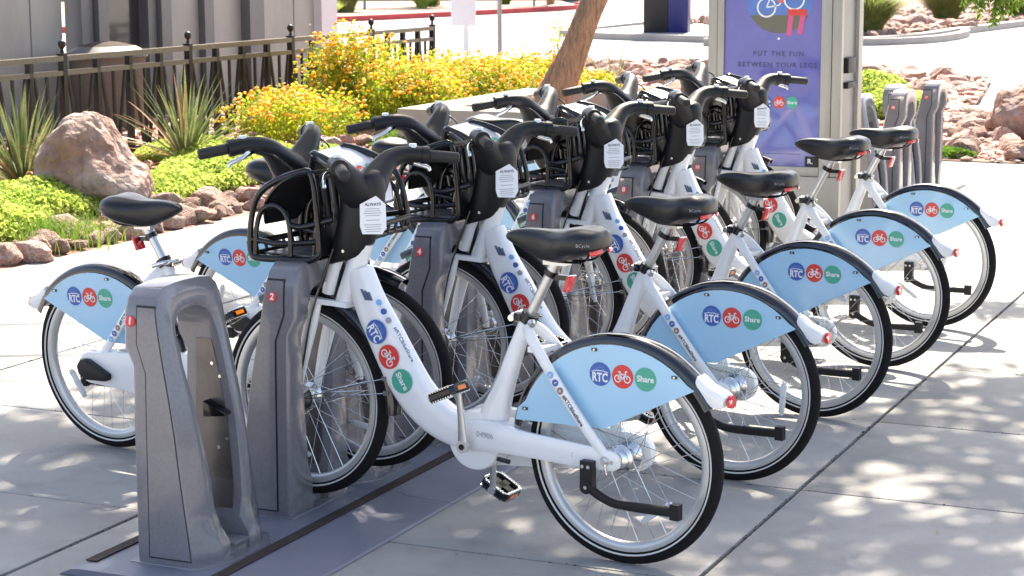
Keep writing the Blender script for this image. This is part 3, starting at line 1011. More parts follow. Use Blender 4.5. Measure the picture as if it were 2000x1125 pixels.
    mb.rings([[(1.118, -0.085, 0.905), (1.118, 0.085, 0.905), (1.123, 0.085, 0.905), (1.123, -0.085, 0.905)],
              [(1.128, -0.088, 1.05), (1.128, 0.088, 1.05), (1.133, 0.088, 1.05), (1.133, -0.088, 1.05)],
              [(1.143, -0.085, 1.165), (1.143, 0.085, 1.165), (1.148, 0.085, 1.165), (1.148, -0.085, 1.165)]])
    build('basket_back', mb, M['black_plastic'], k, smooth=0)
    # front display plate of the basket
    pr = [(1.345, 1.005), (1.325, 1.050), (1.300, 1.09), (1.265, 1.125), (1.225, 1.155), (1.18, 1.178), (1.135, 1.190)]
    hw = [0.085, 0.112, 0.130, 0.140, 0.142, 0.130, 0.095]
    R = cr([(x, z, w_) for (x, z), w_ in zip(pr, hw)], 3)
    for (nm, off, mt) in (('display_plate', 0.0, M['white']), ('display_back', -0.006, M['black_plastic'])):  # plate back coloured dark to stand for the shade inside the basket
        rings = []
        for i, (x, z, w_) in enumerate(R):
            t = R[min(i + 1, len(R) - 1), :2] - R[max(i - 1, 0), :2]
            t /= np.linalg.norm(t)
            n_ = np.array((t[1], -t[0]))
            a = np.array((x, z)) + n_ * off
            b = a + n_ * 0.005
            w2 = w_ - (0.0 if off == 0 else 0.006)
            rings.append([(a[0], -w2, a[1]), (b[0], -w2, b[1]), (b[0], w2, b[1]), (a[0], w2, a[1])])
        dp = build(nm, MB().rings(rings), mt, k, smooth=60)
        if off == 0:
            dpo = dp
            edge = [(x, -w_, z) for x, z, w_ in R] + [(x, w_, z) for x, z, w_ in R[::-1]]
            build('plate_rim', MB().sweep(edge, 0.006, 6, ref=(1, 0, 1), closed=True), M['gloss_black'], k)
    i = 8
    x, z = R[i, :2]
    t = R[i + 2, :2] - R[i - 2, :2]
    t /= np.linalg.norm(t)
    n_ = np.array((t[1], -t[0]))
    for kind, y in zip(('rtc', 'bike', 'share'), (-0.062, 0.0, 0.062)):
        logo(kind, (x + n_[0] * 0.0085, y, z + n_[1] * 0.0085), (0, 1, 0), (t[0], 0, t[1]), 0.026, dpo)
    # kickstand folded up, left
    mb = MB()
    mb.box((0.055, 0.084, 0.265), (0.098, 0.112, 0.345))
    mb.cyl((0.076, 0.262), 0.022, 0.082, 0.114, 16)
    R = cr([(0.078, 0.10, 0.262, 0.011, 0.014), (0.02, 0.106, 0.235, 0.011, 0.013), (-0.03, 0.108, 0.222, 0.011, 0.013), (-0.10, 0.108, 0.222, 0.012, 0.015), (-0.235, 0.108, 0.226, 0.013, 0.016)], 5)
    mb.sweep(R[:, :3], R[:, 3:], 10, e=0.6)
    mb.box((-0.252, 0.094, 0.203), (-0.222, 0.122, 0.252))
    ks = build('kickstand', mb, M['black_plastic'], r, smooth=40)
    mb = MB()
    for (x, z, q) in ((0.067, 0.328, 0.114), (0.088, 0.328, 0.114), (0.076, 0.262, 0.116)):
        mb.cyl((x, z), 0.006, 0.11, q + 0.002, 10)
    build('bolt', mb, M['steel'], ks)
    return r


bike = make_bike()
index_children()
RIGHT_LABEL = [
    'nearest white hire bicycle, its rear wheel in the foreground, docked in post 2',
    'second white hire bicycle from the front on the right side of the rack',
    'middle white hire bicycle of the right-hand side, its basket over the dock numbered 6',
    'fourth white hire bicycle on the right side, held in the dock numbered 8',
    'farthest right-side white hire bicycle, its stem in front of the purple poster']
LEFT_LABEL = [
    'left-side hire bicycle, rear wheel standing clear beyond the empty post 1',
    'white hire bicycle on the left side, its blue panel showing above dock 2',
    'third white hire bicycle of the left side, handlebar in front of the concrete planter',
    'fourth white hire bicycle of the left side, grip below the leaning tree trunk',
    'farthest white hire bicycle of the left side, its handlebar just left of the kiosk']
PITCH = 1.098
for i in range(5):
    o = bike if i == 0 else copy_tree(bike)
    o.location = (-2.165, 5.73 + PITCH * i, 0)
    o.rotation_euler = (0, 0, radians(172 + (0, 0.8, -0.6, 0.5, 1.0)[i]))
    o['label'] = RIGHT_LABEL[i]
    o['category'] = 'bicycle'
    o['group'] = 'hire bicycles docked in the rack'
AX = Vector((-0.37, 0, 0.93)).normalized()
PV = Vector((1.07, 0, 0.75))


def steer(o, deg):
    """turn fork, front wheel, bar and basket about the steering axis."""
    S = Matrix.Translation(PV) @ Matrix.Rotation(radians(deg), 4, AX) @ Matrix.Translation(-PV)
    for ch in o.children:
        if ch.name.split('.')[0] in ('front_wheel', 'fork', 'cable_guard', 'handlebar_shell', 'handgrip', 'basket', 'front_mudguard', 'mudguard_stay', 'brake_cable'):
            ch.matrix_basis = S @ ch.matrix_basis


bpy.context.view_layer.update()
for i in range(5):
    o = copy_tree(bike)
    o.location = (-4.53, 6.37 + PITCH * i, 0.0)
    o.rotation_euler = (radians(4.0 + (0, .5, -.4, .3, 0)[i]), radians(-1.8), radians(-8 + (0, -0.7, 0.6, -0.4, 0.5)[i]))
    steer(o, 5)
    o['label'] = LEFT_LABEL[i]
    o['category'] = 'bicycle'
    o['group'] = 'hire bicycles docked in the rack'


def vary(o, drop, crank, spin):
    """seat height, crank position and wheel turn of one bicycle."""
    bb = Vector((0.548, 0, 0.327))
    Cm = Matrix.Translation(bb) @ Matrix.Rotation(radians(crank), 4, 'Y') @ Matrix.Translation(-bb)
    for ch in o.children:
        n = ch.name.split('.')[0]
        if n in ('saddle', 'saddle_rails', 'seat_post', 'reflector_bracket'):
            ch.matrix_basis = Matrix.Translation((0.473 * drop, 0, -0.881 * drop)) @ ch.matrix_basis
        elif n == 'crank_arm':
            ch.matrix_basis = Cm @ ch.matrix_basis
        elif n == 'pedal':
            m_ = Cm @ ch.matrix_basis
            ch.matrix_basis = Matrix.Translation(m_.translation) @ Matrix.Rotation(radians(random.uniform(-30, 30)), 4, 'Y') if crank else ch.matrix_basis
        elif n in ('rear_wheel', 'front_wheel'):
            ch.matrix_basis = ch.matrix_basis @ Matrix.Rotation(radians(spin), 4, 'Y')


bpy.context.view_layer.update()
bikes_all = sorted([o for o in bpy.data.objects if o.get('category') == 'bicycle'], key=lambda q: (-q.location.x, q.location.y))
for o, (dr, ck, sp) in zip(bikes_all, [(0, 0, 0), (0.025, 38, 50), (0.05, -24, 120), (-0.005, 62, 200), (0.045, 15, 290),
                                       (0.06, -15, 25), (0.02, 48, 77), (0.035, -40, 160), (0.0, 20, 230), (0.03, 70, 310)]):
    vary(o, dr, ck, sp)

# ------------------------------------------------------------------ docking posts
def lerp(tab, z):
    return float(np.interp(z, [t[0] for t in tab], [t[1] for t in tab]))


YO = [(0.03, 0.207), (0.12, 0.205), (0.45, 0.200), (0.62, 0.195), (0.78, 0.189), (0.86, 0.180), (0.906, 0.165)]     # outer half depth (row direction)
YI = [(0.03, 0.052), (0.14, 0.055), (0.20, 0.080), (0.45, 0.100), (0.66, 0.113), (0.74, 0.110), (0.79, 0.095), (0.812, 0.070)]   # half slot
XR = [(0.03, 0.062), (0.15, 0.048), (0.26, 0.030), (0.45, 0.008), (0.57, -0.012), (0.69, -0.035), (0.81, -0.055), (0.906, -0.068)]  # sloped side ridge
XS = [(0.03, 0.114), (0.085, 0.114), (0.125, 0.078), (0.34, 0.060), (0.45, 0.042), (0.57, 0.015), (0.70, -0.018), (0.82, -0.035), (0.906, -0.050)]   # slot mouth on the sloped side


def make_dock():
    d = empty('docking_post', (0, 0, 0))
    zs = [0.03, 0.09, 0.14, 0.20, 0.32, 0.45, 0.57, 0.66, 0.72]
    st = [(-lerp(YO, z), z, -lerp(YI, z), z) for z in zs]
    st += [(-0.189, 0.780, -0.111, 0.745), (-0.184, 0.835, -0.104, 0.778), (-0.168, 0.875, -0.084, 0.802), (-0.135, 0.900, -0.055, 0.815), (-0.07, 0.908, -0.028, 0.820), (0.0, 0.909, 0.0, 0.821)]
    st += [(-a, b, -c, d_) for a, b, c, d_ in reversed(st[:-1])]
    rings = []
    for oy, oz, iy, iz in st:
        zz = min(oz, 0.906)
        xr, xs = lerp(XR, zz), lerp(XS, zz)
        xv = -0.148 - (0.03 * max(0, min(1, (oz - 0.66) / 0.05)))
        mix = lambda f: (oy + (iy - oy) * f, oz + (iz - oz) * f)
        a, b = mix(0.08), mix(0.62)
        rings.append([(xv, iy, iz), (xv, a[0], a[1]), (xv + 0.010, oy, oz), (xr, oy, oz), (xs, b[0], b[1]), (xs - 0.006, iy, iz)])
    mb = MB().rings(rings)
    # slot floor and foot flange
    mb.box((-0.12, -0.07, 0.03), (0.10, 0.07, 0.075))
    build('post_shell', mb, M['dock'], d, bevel=0.011)
    mb = MB()
    mb.prism([(-0.165, -0.222), (0.075, -0.222), (0.145, -0.12), (0.145, 0.12), (0.075, 0.222), (-0.165, 0.222)], 0.026, 0.042, plane='XY')
    build('foot_flange', mb, M['dock'], d, bevel=0.005)
    for s_ in (-1, 1):
        # proud side cover with a dark seam strip round it
        for nm, g, y_off, mt in (('side_seam', 0.0, 0.0012, M['seam']), ('side_cover', 0.0055, 0.0045, M['dock'])):
            mb = MB()
            rings = []
            for z in [0.055 + g, 0.12, 0.20, 0.32, 0.45, 0.56, 0.64, 0.69, 0.73, 0.80, 0.85 - g]:
                yo = lerp(YO, z)
                xa = (-0.100 if z < 0.68 else (-0.132 if z > 0.72 else -0.118)) + g
                xb = lerp(XR, z) - 0.004 - g * 0.3
                rings.append([(xa, s_ * (yo - 0.01), z), (xa, s_ * (yo + y_off), z), (xb, s_ * (yo + y_off), z), (xb, s_ * (yo - 0.01), z)])
            mb.rings(rings)
            build(nm, mb, mt, d, smooth=30)
        # inner steel plate with bolts
        mb = MB()
        rings = []
        for z in (0.16, 0.25, 0.45, 0.6, 0.70):
            yi = lerp(YI, z)
            xb = lerp(XS, z) - 0.035
            rings.append([(-0.11, s_ * (yi + 0.004), z), (-0.11, s_ * (yi - 0.0025), z), (xb, s_ * (yi - 0.0025), z), (xb, s_ * (yi + 0.004), z)])
        mb.rings(rings)
        ip = build('inner_plate', mb, M['dock_inner'], d, smooth=0)
        for (x, z) in ((-0.05, 0.62), (-0.02, 0.58), (0.01, 0.38), (-0.02, 0.35)):
            yi = lerp(YI, z)
            build('bolt', MB().cyl((x, z), 0.006, s_ * (yi - 0.001), s_ * (yi - 0.006), 8), M['steel'], ip)
    mb = MB()
    mb.prism([(-0.06, 0.452), (0.020, 0.460), (0.020, 0.470), (-0.06, 0.505)], 0.06, 0.105)
    build('wheel_latch', mb, M['gloss_black'], d, bevel=0.004)
    mb = MB()
    mb.box((0.045, -0.045, 0.072), (0.115, 0.045, 0.082))
    build('wheel_rest', mb, M['dock'], d, bevel=0.003)
    return d


dock = make_dock()
index_children()
ROWX, ROWY = -3.425, 5.37
# numbers seen in the photograph: 1, 2, 4, 6, 8, 10 and two beyond the kiosk
for i in range(22):
    y = ROWY + PITCH / 2 * i
    if 10.7 < y < 13.9:
        continue
    if y > 16.2:
        break
    o = dock if i == 0 else copy_tree(dock)
    even = (i % 2 == 1)
    o.location = (ROWX + ((-0.02 if i else 0.022) if not even else -0.07), y - (0.10 if (not even and 0 < i < 11) else (0.09 if i == 0 else (0.03 if i < 11 else 0))), -0.012)
    if even:
        o.rotation_euler = (0, 0, pi)
    o['category'] = 'docking post'
    o['group'] = 'grey docking posts of the bicycle station'
    num = {0: '1', 1: '2', 3: '4', 5: '6', 7: '8', 9: '10', 17: '15', 19: '17'}.get(i)
    if num is None:
        if y < 11:
            o['label'] = {2: 'grey docking post seen through the spokes of the nearest front wheel',
                          4: 'grey docking post glimpsed behind the second wheel of the right side, under its basket',
                          6: 'grey docking post hidden mostly by the middle bicycle of the right side',
                          8: 'dark docking post below the fourth basket, left of the fourth red bicycle logo',
                          10: 'grey docking post just beyond the farthest bicycle wheels'}[i]
        elif i == 16:
            o['label'] = 'grey docking post partly hidden behind the right edge of the kiosk'
        else:
            o['label'] = 'grey docking post with a slanting right edge, standing between the last two numbered posts'
    else:
        if i == 0:
            o['label'] = 'empty grey docking post numbered 1 at the near end of the rack'
        elif i < 11:
            o['label'] = {'2': 'grey docking post numbered 2, in front of the nearest bicycle wheel and under its basket',
                          '4': 'grey docking post numbered 4, behind the stem of the nearest bicycle',
                          '6': 'grey docking post numbered 6, above the nearest black saddle',
                          '8': 'grey docking post numbered 8, left of the second bicycle saddle from the front',
                          '10': 'darkest grey docking post, numbered 10, beside the kiosk end of the bicycles'}[num]
        elif i == 17:
            o['label'] = 'empty grey docking post beyond the kiosk, its faded red number left of the last post'
        else:
            o['label'] = 'last empty grey docking post of the row, before the brown boulder'
        # number badge on the near face
        a = -1 if even else 1       # local axis flips with the rotation
        if even:
            fr_o, U, V = (-0.030 * 1, 0, 0.79), (-1, 0, 0), (0, 0, 1)
            yb = lerp(YO, 0.79) + 0.0065
            O = (-0.088, yb, 0.79)
        else:
            U, V = (1, 0, 0), (0, 0, 1)
            yb = lerp(YO, 0.80) + 0.003
            O = (-0.151, -yb - 0.001, 0.80)
        sl = Vector((0, (0.03 if even else -0.03) * -6, 1))
        fr = Frame2(O, U, (0, -0.2 if even else 0.2, 1))
        mb = MB()
        disc2(mb, fr, (0, 0), 0.0165, -0.004, 0.0025, 0, 24)
        put_text(mb, fr, num, 0.030 if len(num) == 1 else 0.024, (0, 0), 0.0032, 1, bold=0.035)
        build('number_badge', mb, [M['red'], M['ink_white']], o, smooth=0)
# drop hidden-side duplicates: copies are complete already

# base platform of the rack
bp = empty('rack_base', (-3.4, 8, 0), label='long low grey steel base plate that carries the row of docking posts', category='rack base')


def bpart(name, lo, hi, m, bevel=0.0, mb=None):
    mb = MB().box(lo, hi) if mb is None else mb
    o = build(name, mb, m, None, smooth=30, bevel=bevel)
    o.parent = bp
    o.matrix_parent_inverse = Matrix.Translation((3.4, -8, 0))
    return o


for y0, y1 in ((4.93, 10.9), (13.9, 16.3)):
    seg = PITCH / 2
    n = int(round((y1 - y0) / PITCH))
    L = (y1 - y0) / n
    for k in range(n):
        a, b = y0 + k * L + 0.0015, y0 + (k + 1) * L - 0.0015
        mb = MB()
        mb.prism([(-3.745, 0.002), (-3.70, 0.022), (-3.665, 0.026), (-3.17, 0.026), (-3.13, 0.016), (-2.965, 0.009), (-2.958, 0.002)], a, b, plane='XZ')
        bpart('base_panel', None, None, M['plate'], mb=mb)
    bpart('grip_strip', (-3.245, y0 + 0.02, 0.0275), (-3.203, y1 - 0.02, 0.0315), M['brown'])
    bpart('grip_strip', (-3.698, y0 + 0.08, 0.0265), (-3.658, y1 - 0.02, 0.0315), M['brown'])

# ------------------------------------------------------------------ ground and pavement
def sheet(name, pts, z, m, **kw):
    me = bpy.data.meshes.new(name)
    me.from_pydata([(x, y, z) for x, y in pts], [], [tuple(range(len(pts)))])
    me.materials.append(m)
    return put(name, me, kind='structure', **kw)


sheet('ground', [(-300, -60), (300, -60), (300, 500), (-300, 500)], -0.06, M['asphalt'])
sheet('joint_bed', [(-7.9, -6), (8.0, -6), (8.0, 24.6), (-7.9, 24.6)], -0.014, M['sub'])
pav = empty('pavement', (0, 0, 0))
pav['kind'] = 'structure'
XE = [-7.8, -5.9, -3.9, -1.9, 0.1, 2.1, 4.1, 6.1]
YE = [5.65 - 1.15 * 8 + 1.15 * k for k in range(26)]
slab_cache = {}
for i in range(len(XE) - 1):
    for j in range(len(YE) - 1):
        w, l = XE[i + 1] - XE[i], YE[j + 1] - YE[j]
        key = round(w, 3)
        if key not in slab_cache:
            g, g2 = 0.0075, 0.0040
            mb = MB().box((-w / 2 + g, -l / 2 + g2, -0.08), (w / 2 - g, l / 2 - g2, 0.0))
            me = mb.mesh('paving_slab', M['concrete'], 0)
            bevel_mesh(me, 0.006, 2)
            slab_cache[key] = me
        o = put('paving_slab', slab_cache[key], pav, ((XE[i] + XE[i + 1]) / 2, (YE[j] + YE[j + 1]) / 2, random.uniform(-0.0012, 0.0012)))

# ------------------------------------------------------------------ rocks
def rock_mesh(seed, sub=3, amp=0.30, flat=0.75, cut=11):
    import bmesh
    bm = bmesh.new()
    bmesh.ops.create_icosphere(bm, subdivisions=sub, radius=1)
    r_ = random.Random(seed)
    planes = []
    for _ in range(cut):
        n = Vector((r_.gauss(0, 1), r_.gauss(0, 1), r_.gauss(0, 0.8))).normalized()
        planes.append((n, r_.uniform(0.50, 0.80)))
    for v in bm.verts:
        p = v.co.copy()
        for n, d in planes:
            q = p.dot(n) - d
            if q > 0:
                p -= n * q * 0.9
        nn = noise.fractal(p * 1.4 + Vector((seed * 3.1, 0, 0)), 1.0, 2.0, 4)
        p *= 1 + amp * 0.45 * nn
        p.z *= flat
        v.co = p
    me = bpy.data.meshes.new('rock')
    bm.to_mesh(me)
    bm.free()
    me.polygons.foreach_set('use_smooth', [True] * len(me.polygons))
    me.update()
    me.set_sharp_from_angle(angle=radians(28))
    return me


ROCKS = [rock_mesh(s) for s in range(10)]
for me in ROCKS:
    me.materials.append(M['rock'])
ROCKS_LO = [rock_mesh(s + 40, 1, 0.4, 0.6) for s in range(6)]


def rock(x, y, z, s, label, group, name='border_rock', flat=1.0, stretch=1.0):
    o = put(name, random.choice(ROCKS), None, (x, y, z), (random.uniform(-.3, .3), random.uniform(-.3, .3), random.uniform(0, 6.28)))
    o.scale = (s * random.uniform(0.9, 1.35) * stretch, s * random.uniform(0.8, 1.1), s * random.uniform(0.7, 1.0) * flat)
    o['label'] = label
    o['category'] = 'rock'
    o['group'] = group
    return o


def gravel(name, region, n, s0, s1, m, label, z=0.0, parent=None, zf=None):
    """many loose chips as one piece of stuff; region() gives a point."""
    base = []
    for me in ROCKS_LO:
        base.append((np.array([v.co[:] for v in me.vertices]), [tuple(p.vertices) for p in me.polygons]))
    V, F, off = [], [], 0
    for _ in range(n):
        x, y = region()
        vs, fs = random.choice(base)
        s_ = random.uniform(s0, s1) * (1.5 if random.random() < 0.12 else 1)
        a, b = random.uniform(0, 6.28), random.uniform(-.6, .6)
        Rm = np.array(Matrix.Rotation(a, 3, 'Z') @ Matrix.Rotation(b, 3, 'X'))
        zz = z + (zf(x, y) if zf else 0)
        V.append((vs * [s_ * random.uniform(.8, 1.4), s_, s_ * 0.8]) @ Rm.T + [x, y, zz + s_ * 0.25])
        F.extend([tuple(i + off for i in f) for f in fs])
        off += len(vs)
    me = bpy.data.meshes.new(name)
    me.from_pydata(np.vstack(V).tolist(), [], F)
    me.materials.append(m)
    o = put(name, me, parent)
    o['kind'] = 'stuff'
    if parent is None:
        o['label'] = label
        o['category'] = 'gravel'
    return o


def bed(name, poly_fn, x0, x1, y0, y1, nx, ny, hfun, m):
    V, F = [], []
    for j in range(ny + 1):
        for i in range(nx + 1):
            x = x0 + (x1 - x0) * i / nx
            y = y0 + (y1 - y0) * j / ny
            V.append((x, y, hfun(x, y) if poly_fn(x, y) else -0.03))
    for j in range(ny):
        for i in range(nx):
            a = j * (nx + 1) + i
            q = (a, a + 1, a + nx + 2, a + nx + 1)
            if all(V[t][2] <= -0.03 for t in q):
                continue
            F.append(q)
    me = bpy.data.meshes.new(name)
    me.from_pydata(V, [], F)
    me.materials.append(m)
    me.polygons.foreach_set('use_smooth', [True] * len(me.polygons))
    return put(name, me, kind='structure')


def hleft(x, y):
    e = min(1, max(0, (-7.78 - x) / 0.7))
    return -0.01 + 0.07 * e + 0.05 * noise.noise(Vector((x * 0.8, y * 0.8, 0))) * e


bed('planting_bed', lambda x, y: x < -7.75 and y < 24.5, -13.0, -7.7, 6, 25, 60, 160, hleft, M['soil'])
gravel('bed_gravel', lambda: (random.uniform(-12.8, -7.95), random.uniform(9, 25)), 5200, 0.03, 0.075, M['rock'],
       'loose red gravel and broken stone covering the planting bed behind the left pavement', zf=hleft)

# border rocks along the left pavement
LB = 'rough red-brown rock in the stone border along the left edge of the pavement'
for k in range(165):
    y = 8.6 + k * 0.060 + random.uniform(-.04, .04)
    row = k % 3
    x = -7.91 - row * 0.16 + random.uniform(-.05, .05)
    s_ = random.uniform(0.062, 0.118) * (1.45 if random.random() < .15 else 1)
    rock(x, y, s_ * 0.45, s_, LB, 'red rocks bordering the left planting bed')
LB2 = 'rough red rock lying on the gravel between the yucca and the orange flowers'
for k in range(70):
    x, y = random.uniform(-10.4, -8.3), random.uniform(15.2, 19.5)
    s_ = random.uniform(0.08, 0.17)
    rock(x, y, 0.06 + s_ * 0.4, s_, LB2, 'red rocks in front of the orange flowers', 'bed_rock')

# large boulder on the left
def big_boulder(name, size, loc, rz, label, seed, cut=9, tilt=(0, 0)):
    me = rock_mesh(seed, 5, 0.16, 1.0, cut)
    for v in me.vertices:
        p = v.co
        k = noise.fractal(p * 4.5, 0.8, 2.1, 5) * 0.035
        v.co = p * (1 + k)
    me.materials.append(M['boulder'])
    me.set_sharp_from_angle(angle=radians(60))
    o = put(name, me, None, loc, (tilt[0], tilt[1], rz))
    o.scale = size
    o['label'] = label
    o['category'] = 'boulder'
    return o


def shaped_boulder(name, prof, loc, depth, label, seed, rz):
    """a faceted boulder whose silhouette along x follows prof (x, z)."""
    import bmesh
    bm = bmesh.new()
    bmesh.ops.create_icosphere(bm, subdivisions=6, radius=1)
    px = [p[0] for p in prof]
    pz = [p[1] for p in prof]
    x0, x1 = px[0], px[-1]
    for v in bm.verts:
        p = v.co.copy()
        # box-ish ball
        m_ = max(abs(p.x), abs(p.y), abs(p.z))
        p = p.lerp(p / m_, 0.45)
        u = (p.x * 0.82 + 1) / 2
        u = min(1, max(0, u))
        x = x0 + (x1 - x0) * u
        top = float(np.interp(x, px, pz))
        yy = p.y * depth * (0.55 + 0.45 * (1 - max(0, p.z)) ** 1.0)
        z = (p.z * 0.5 + 0.5) * top
        q = Vector((x, yy, z))
        f = noise.fractal(q * 3.0 + Vector((seed, 0, 0)), 0.9, 2.2, 6) * 0.05
        f += abs(noise.noise(q * 2.2 + Vector((0, seed, 3)))) * -0.09
        cell = noise.voronoi(q * 3.2 + Vector((seed, 1, 2)))[0]
        f += (cell[1] - cell[0]) * 0.05 * min(1.0, depth * 2)
        cell = noise.voronoi(q * 9.0 + Vector((seed, 5, 2)))[0]
        f += (cell[1] - cell[0]) * 0.016
        q += p.normalized() * f
        v.co = q
    me = bpy.data.meshes.new(name)
    bm.to_mesh(me)
    bm.free()
    me.materials.append(M['boulder'])
    me.polygons.foreach_set('use_smooth', [True] * len(me.polygons))
    me.update()
    me.set_sharp_from_angle(angle=radians(24))
    o = put(name, me, None, loc, (0, 0, rz))
    o['label'] = label
    o['category'] = 'boulder'
    return o


shaped_boulder('boulder', [(-0.56, 0.28), (-0.45, 0.42), (-0.22, 0.66), (-0.08, 0.79), (0.06, 0.80), (0.14, 0.72), (0.34, 0.46), (0.46, 0.33), (0.56, 0.2)],
               (-8.80, 12.15, 0.0), 0.40, 'big reddish grey boulder with a pointed top, between the two yuccas', 4, radians(24))
shaped_boulder('boulder', [(-0.68, 0.30), (-0.55, 0.46), (-0.38, 0.60), (-0.1, 0.62), (0.3, 0.56), (0.75, 0.52), (1.1, 0.4), (1.3, 0.2)],
               (-3.42, 20.9, -0.03), 0.6, 'large smooth brown boulder in the red rocks on the far right', 11, radians(10))
shaped_boulder('boulder', [(-0.35, 0.12), (-0.25, 0.19), (0.0, 0.21), (0.3, 0.18), (0.5, 0.10)],
               (-3.05, 18.62, -0.01), 0.2, 'flat grey-brown stone at the pavement edge below the brown boulder', 21, radians(5))
shaped_boulder('boulder', [(-0.6, 0.2), (-0.3, 0.42), (0.1, 0.46), (0.5, 0.3), (0.75, 0.15)],
               (-7.75, 28.3, -0.02), 0.35, 'rounded reddish boulder seen just right of the kiosk, behind the last posts', 31, radians(20))

# ------------------------------------------------------------------ foliage generators
def leaf_cloud(centres, radii, n, size, jitter=0.45, aspect=0.55, up=0.35, seed=0, shell=0.5, split=True):
    """numpy cloud of small folded leaves spread through ellipsoids; returns verts, faces."""
    g = np.random.default_rng(seed)
    C = np.array(centres, float)
    R = np.array(radii, float)
    vol = R.prod(1) ** (2 / 3)
    idx = g.choice(len(C), n, p=vol / vol.sum())
    d = g.normal(size=(n, 3))
    d /= np.linalg.norm(d, axis=1)[:, None]
    rr = (shell + (1 - shell) * g.random(n)) ** 0.6
    lump = 1 + 0.22 * np.sin(d[:, 0] * 7 + idx) * np.cos(d[:, 1] * 6 + 2 * idx) + 0.12 * g.normal(size=n)
    P = C[idx] + d * R[idx] * (rr * lump)[:, None]
    # leaf frame
    nrm = d * jitter + g.normal(size=(n, 3)) * 0.6 + np.array([0, 0, up])
    nrm /= np.linalg.norm(nrm, axis=1)[:, None]
    t = np.cross(nrm, g.normal(size=(n, 3)))
    t /= np.linalg.norm(t, axis=1)[:, None]
    b = np.cross(nrm, t)
    s = size * (0.6 + 0.8 * g.random(n))[:, None]
    a = P - t * s
    c = P + t * s
    e = P + b * s * aspect + nrm * s * 0.25
    f = P - b * s * aspect + nrm * s * 0.25
    V = np.stack([a, e, c, f], 1).reshape(-1, 3)
    k = np.arange(n) * 4
    F = np.stack([k, k + 1, k + 2, k + 3], 1)
    return V, F


def np_mesh(name, V, F, m):
    me = bpy.data.meshes.new(name)
    me.vertices.add(len(V))
    me.vertices.foreach_set('co', np.asarray(V, np.float32).ravel())
    nf, k = F.shape
    me.loops.add(nf * k)
    me.loops.foreach_set('vertex_index', F.astype(np.int32).ravel())
    me.polygons.add(nf)
    me.polygons.foreach_set('loop_start', (np.arange(nf) * k).astype(np.int32))
    me.polygons.foreach_set('loop_total', np.full(nf, k, np.int32))
    me.materials.append(m)
    me.update()
    me.validate()
    return me


def flower_mesh(P, s):
    """flat-topped flower heads: small domed hexagons."""
    V, F, off = [], [], 0
    for p in P:
        r = s * random.uniform(0.7, 1.25)
        n = Vector((random.gauss(0, .5), random.gauss(0, .5) - 0.35, 0.9)).normalized()
        q = n.to_track_quat('Z', 'Y').to_matrix()
        ring0 = [q @ Vector((r * cos(a), r * sin(a), 0)) for a in np.arange(7) * 2 * pi / 7]
        ring1 = [q @ Vector((r * .6 * cos(a), r * .6 * sin(a), r * .45)) for a in np.arange(7) * 2 * pi / 7]
        top = q @ Vector((0, 0, r * .6))
        vs = ring0 + ring1 + [top]
        V.extend([tuple(Vector(p) + v) for v in vs])
        for i in range(7):
            j = (i + 1) % 7
            F.append((off + i, off + j, off + 7 + j, off + 7 + i))
            F.append((off + 7 + i, off + 7 + j, off + 14))
        off += 15
    return V, F


def stems_mb(base, tips, r=0.006):
    mb = MB()
    for t in tips:
        m_ = [(base[k] + t[k]) / 2 + random.uniform(-.05, .05) for k in range(3)]
        mb.sweep([base, m_, t], [[r, r], [r * .7, r * .7], [r * .3, r * .3]], 4, ref=(0.3, 0.8, 0.1), cap=False)
    return mb


def lantana(x, y, rx, ry, h, n, nf, label, seed, z=0.05):
    t = empty('lantana_bush', (x, y, z), label=label, category='flowering shrub', group='orange flowering shrubs')
    rr = random.Random(seed)
    C, R = [], []
    for k in range(9):
        a, q = rr.uniform(0, 6.28), rr.uniform(0.1, 0.75)
        cz = h * rr.uniform(0.35, 0.68) * (1 - 0.35 * q)
        C.append((rx * q * cos(a), ry * q * sin(a), cz))
        k_ = rr.uniform(0.32, 0.5)
        R.append((rx * k_, ry * k_, h * rr.uniform(0.28, 0.42)))
    C.append((0, 0, h * 0.4))
    R.append((rx * 0.75, ry * 0.75, h * 0.42))
    V, F = leaf_cloud(C, R, n, 0.022, seed=seed, shell=0.35)
    V[:, 2] = np.abs(V[:, 2])
    put('foliage', np_mesh('foliage', V, F, M['leaf_lantana']), t)['kind'] = 'stuff'
    g = np.random.default_rng(seed + 5)
    idx = g.integers(0, len(C), nf)
    d = g.normal(size=(nf, 3))
    d[:, 2] = np.abs(d[:, 2]) * 0.9
    d[:, 1] -= 0.35
    d /= np.linalg.norm(d, axis=1)[:, None]
    P = np.array(C)[idx] + d * np.array(R)[idx] * (1.0 + 0.12 * g.random(nf))[:, None]
    P[:, 2] = np.abs(P[:, 2])
    V2, F2 = flower_mesh(P, 0.024)
    me = bpy.data.meshes.new('blossom')
    me.from_pydata(V2, [], F2)
    me.materials.append(M['flower'])
    put('blossom', me, t)['kind'] = 'stuff'
    tips = [tuple(P[i]) for i in range(0, min(nf, 40))]
    build('stems', stems_mb((0, 0, 0), tips), M['bark'], t, smooth=0, normals=False)
    return t


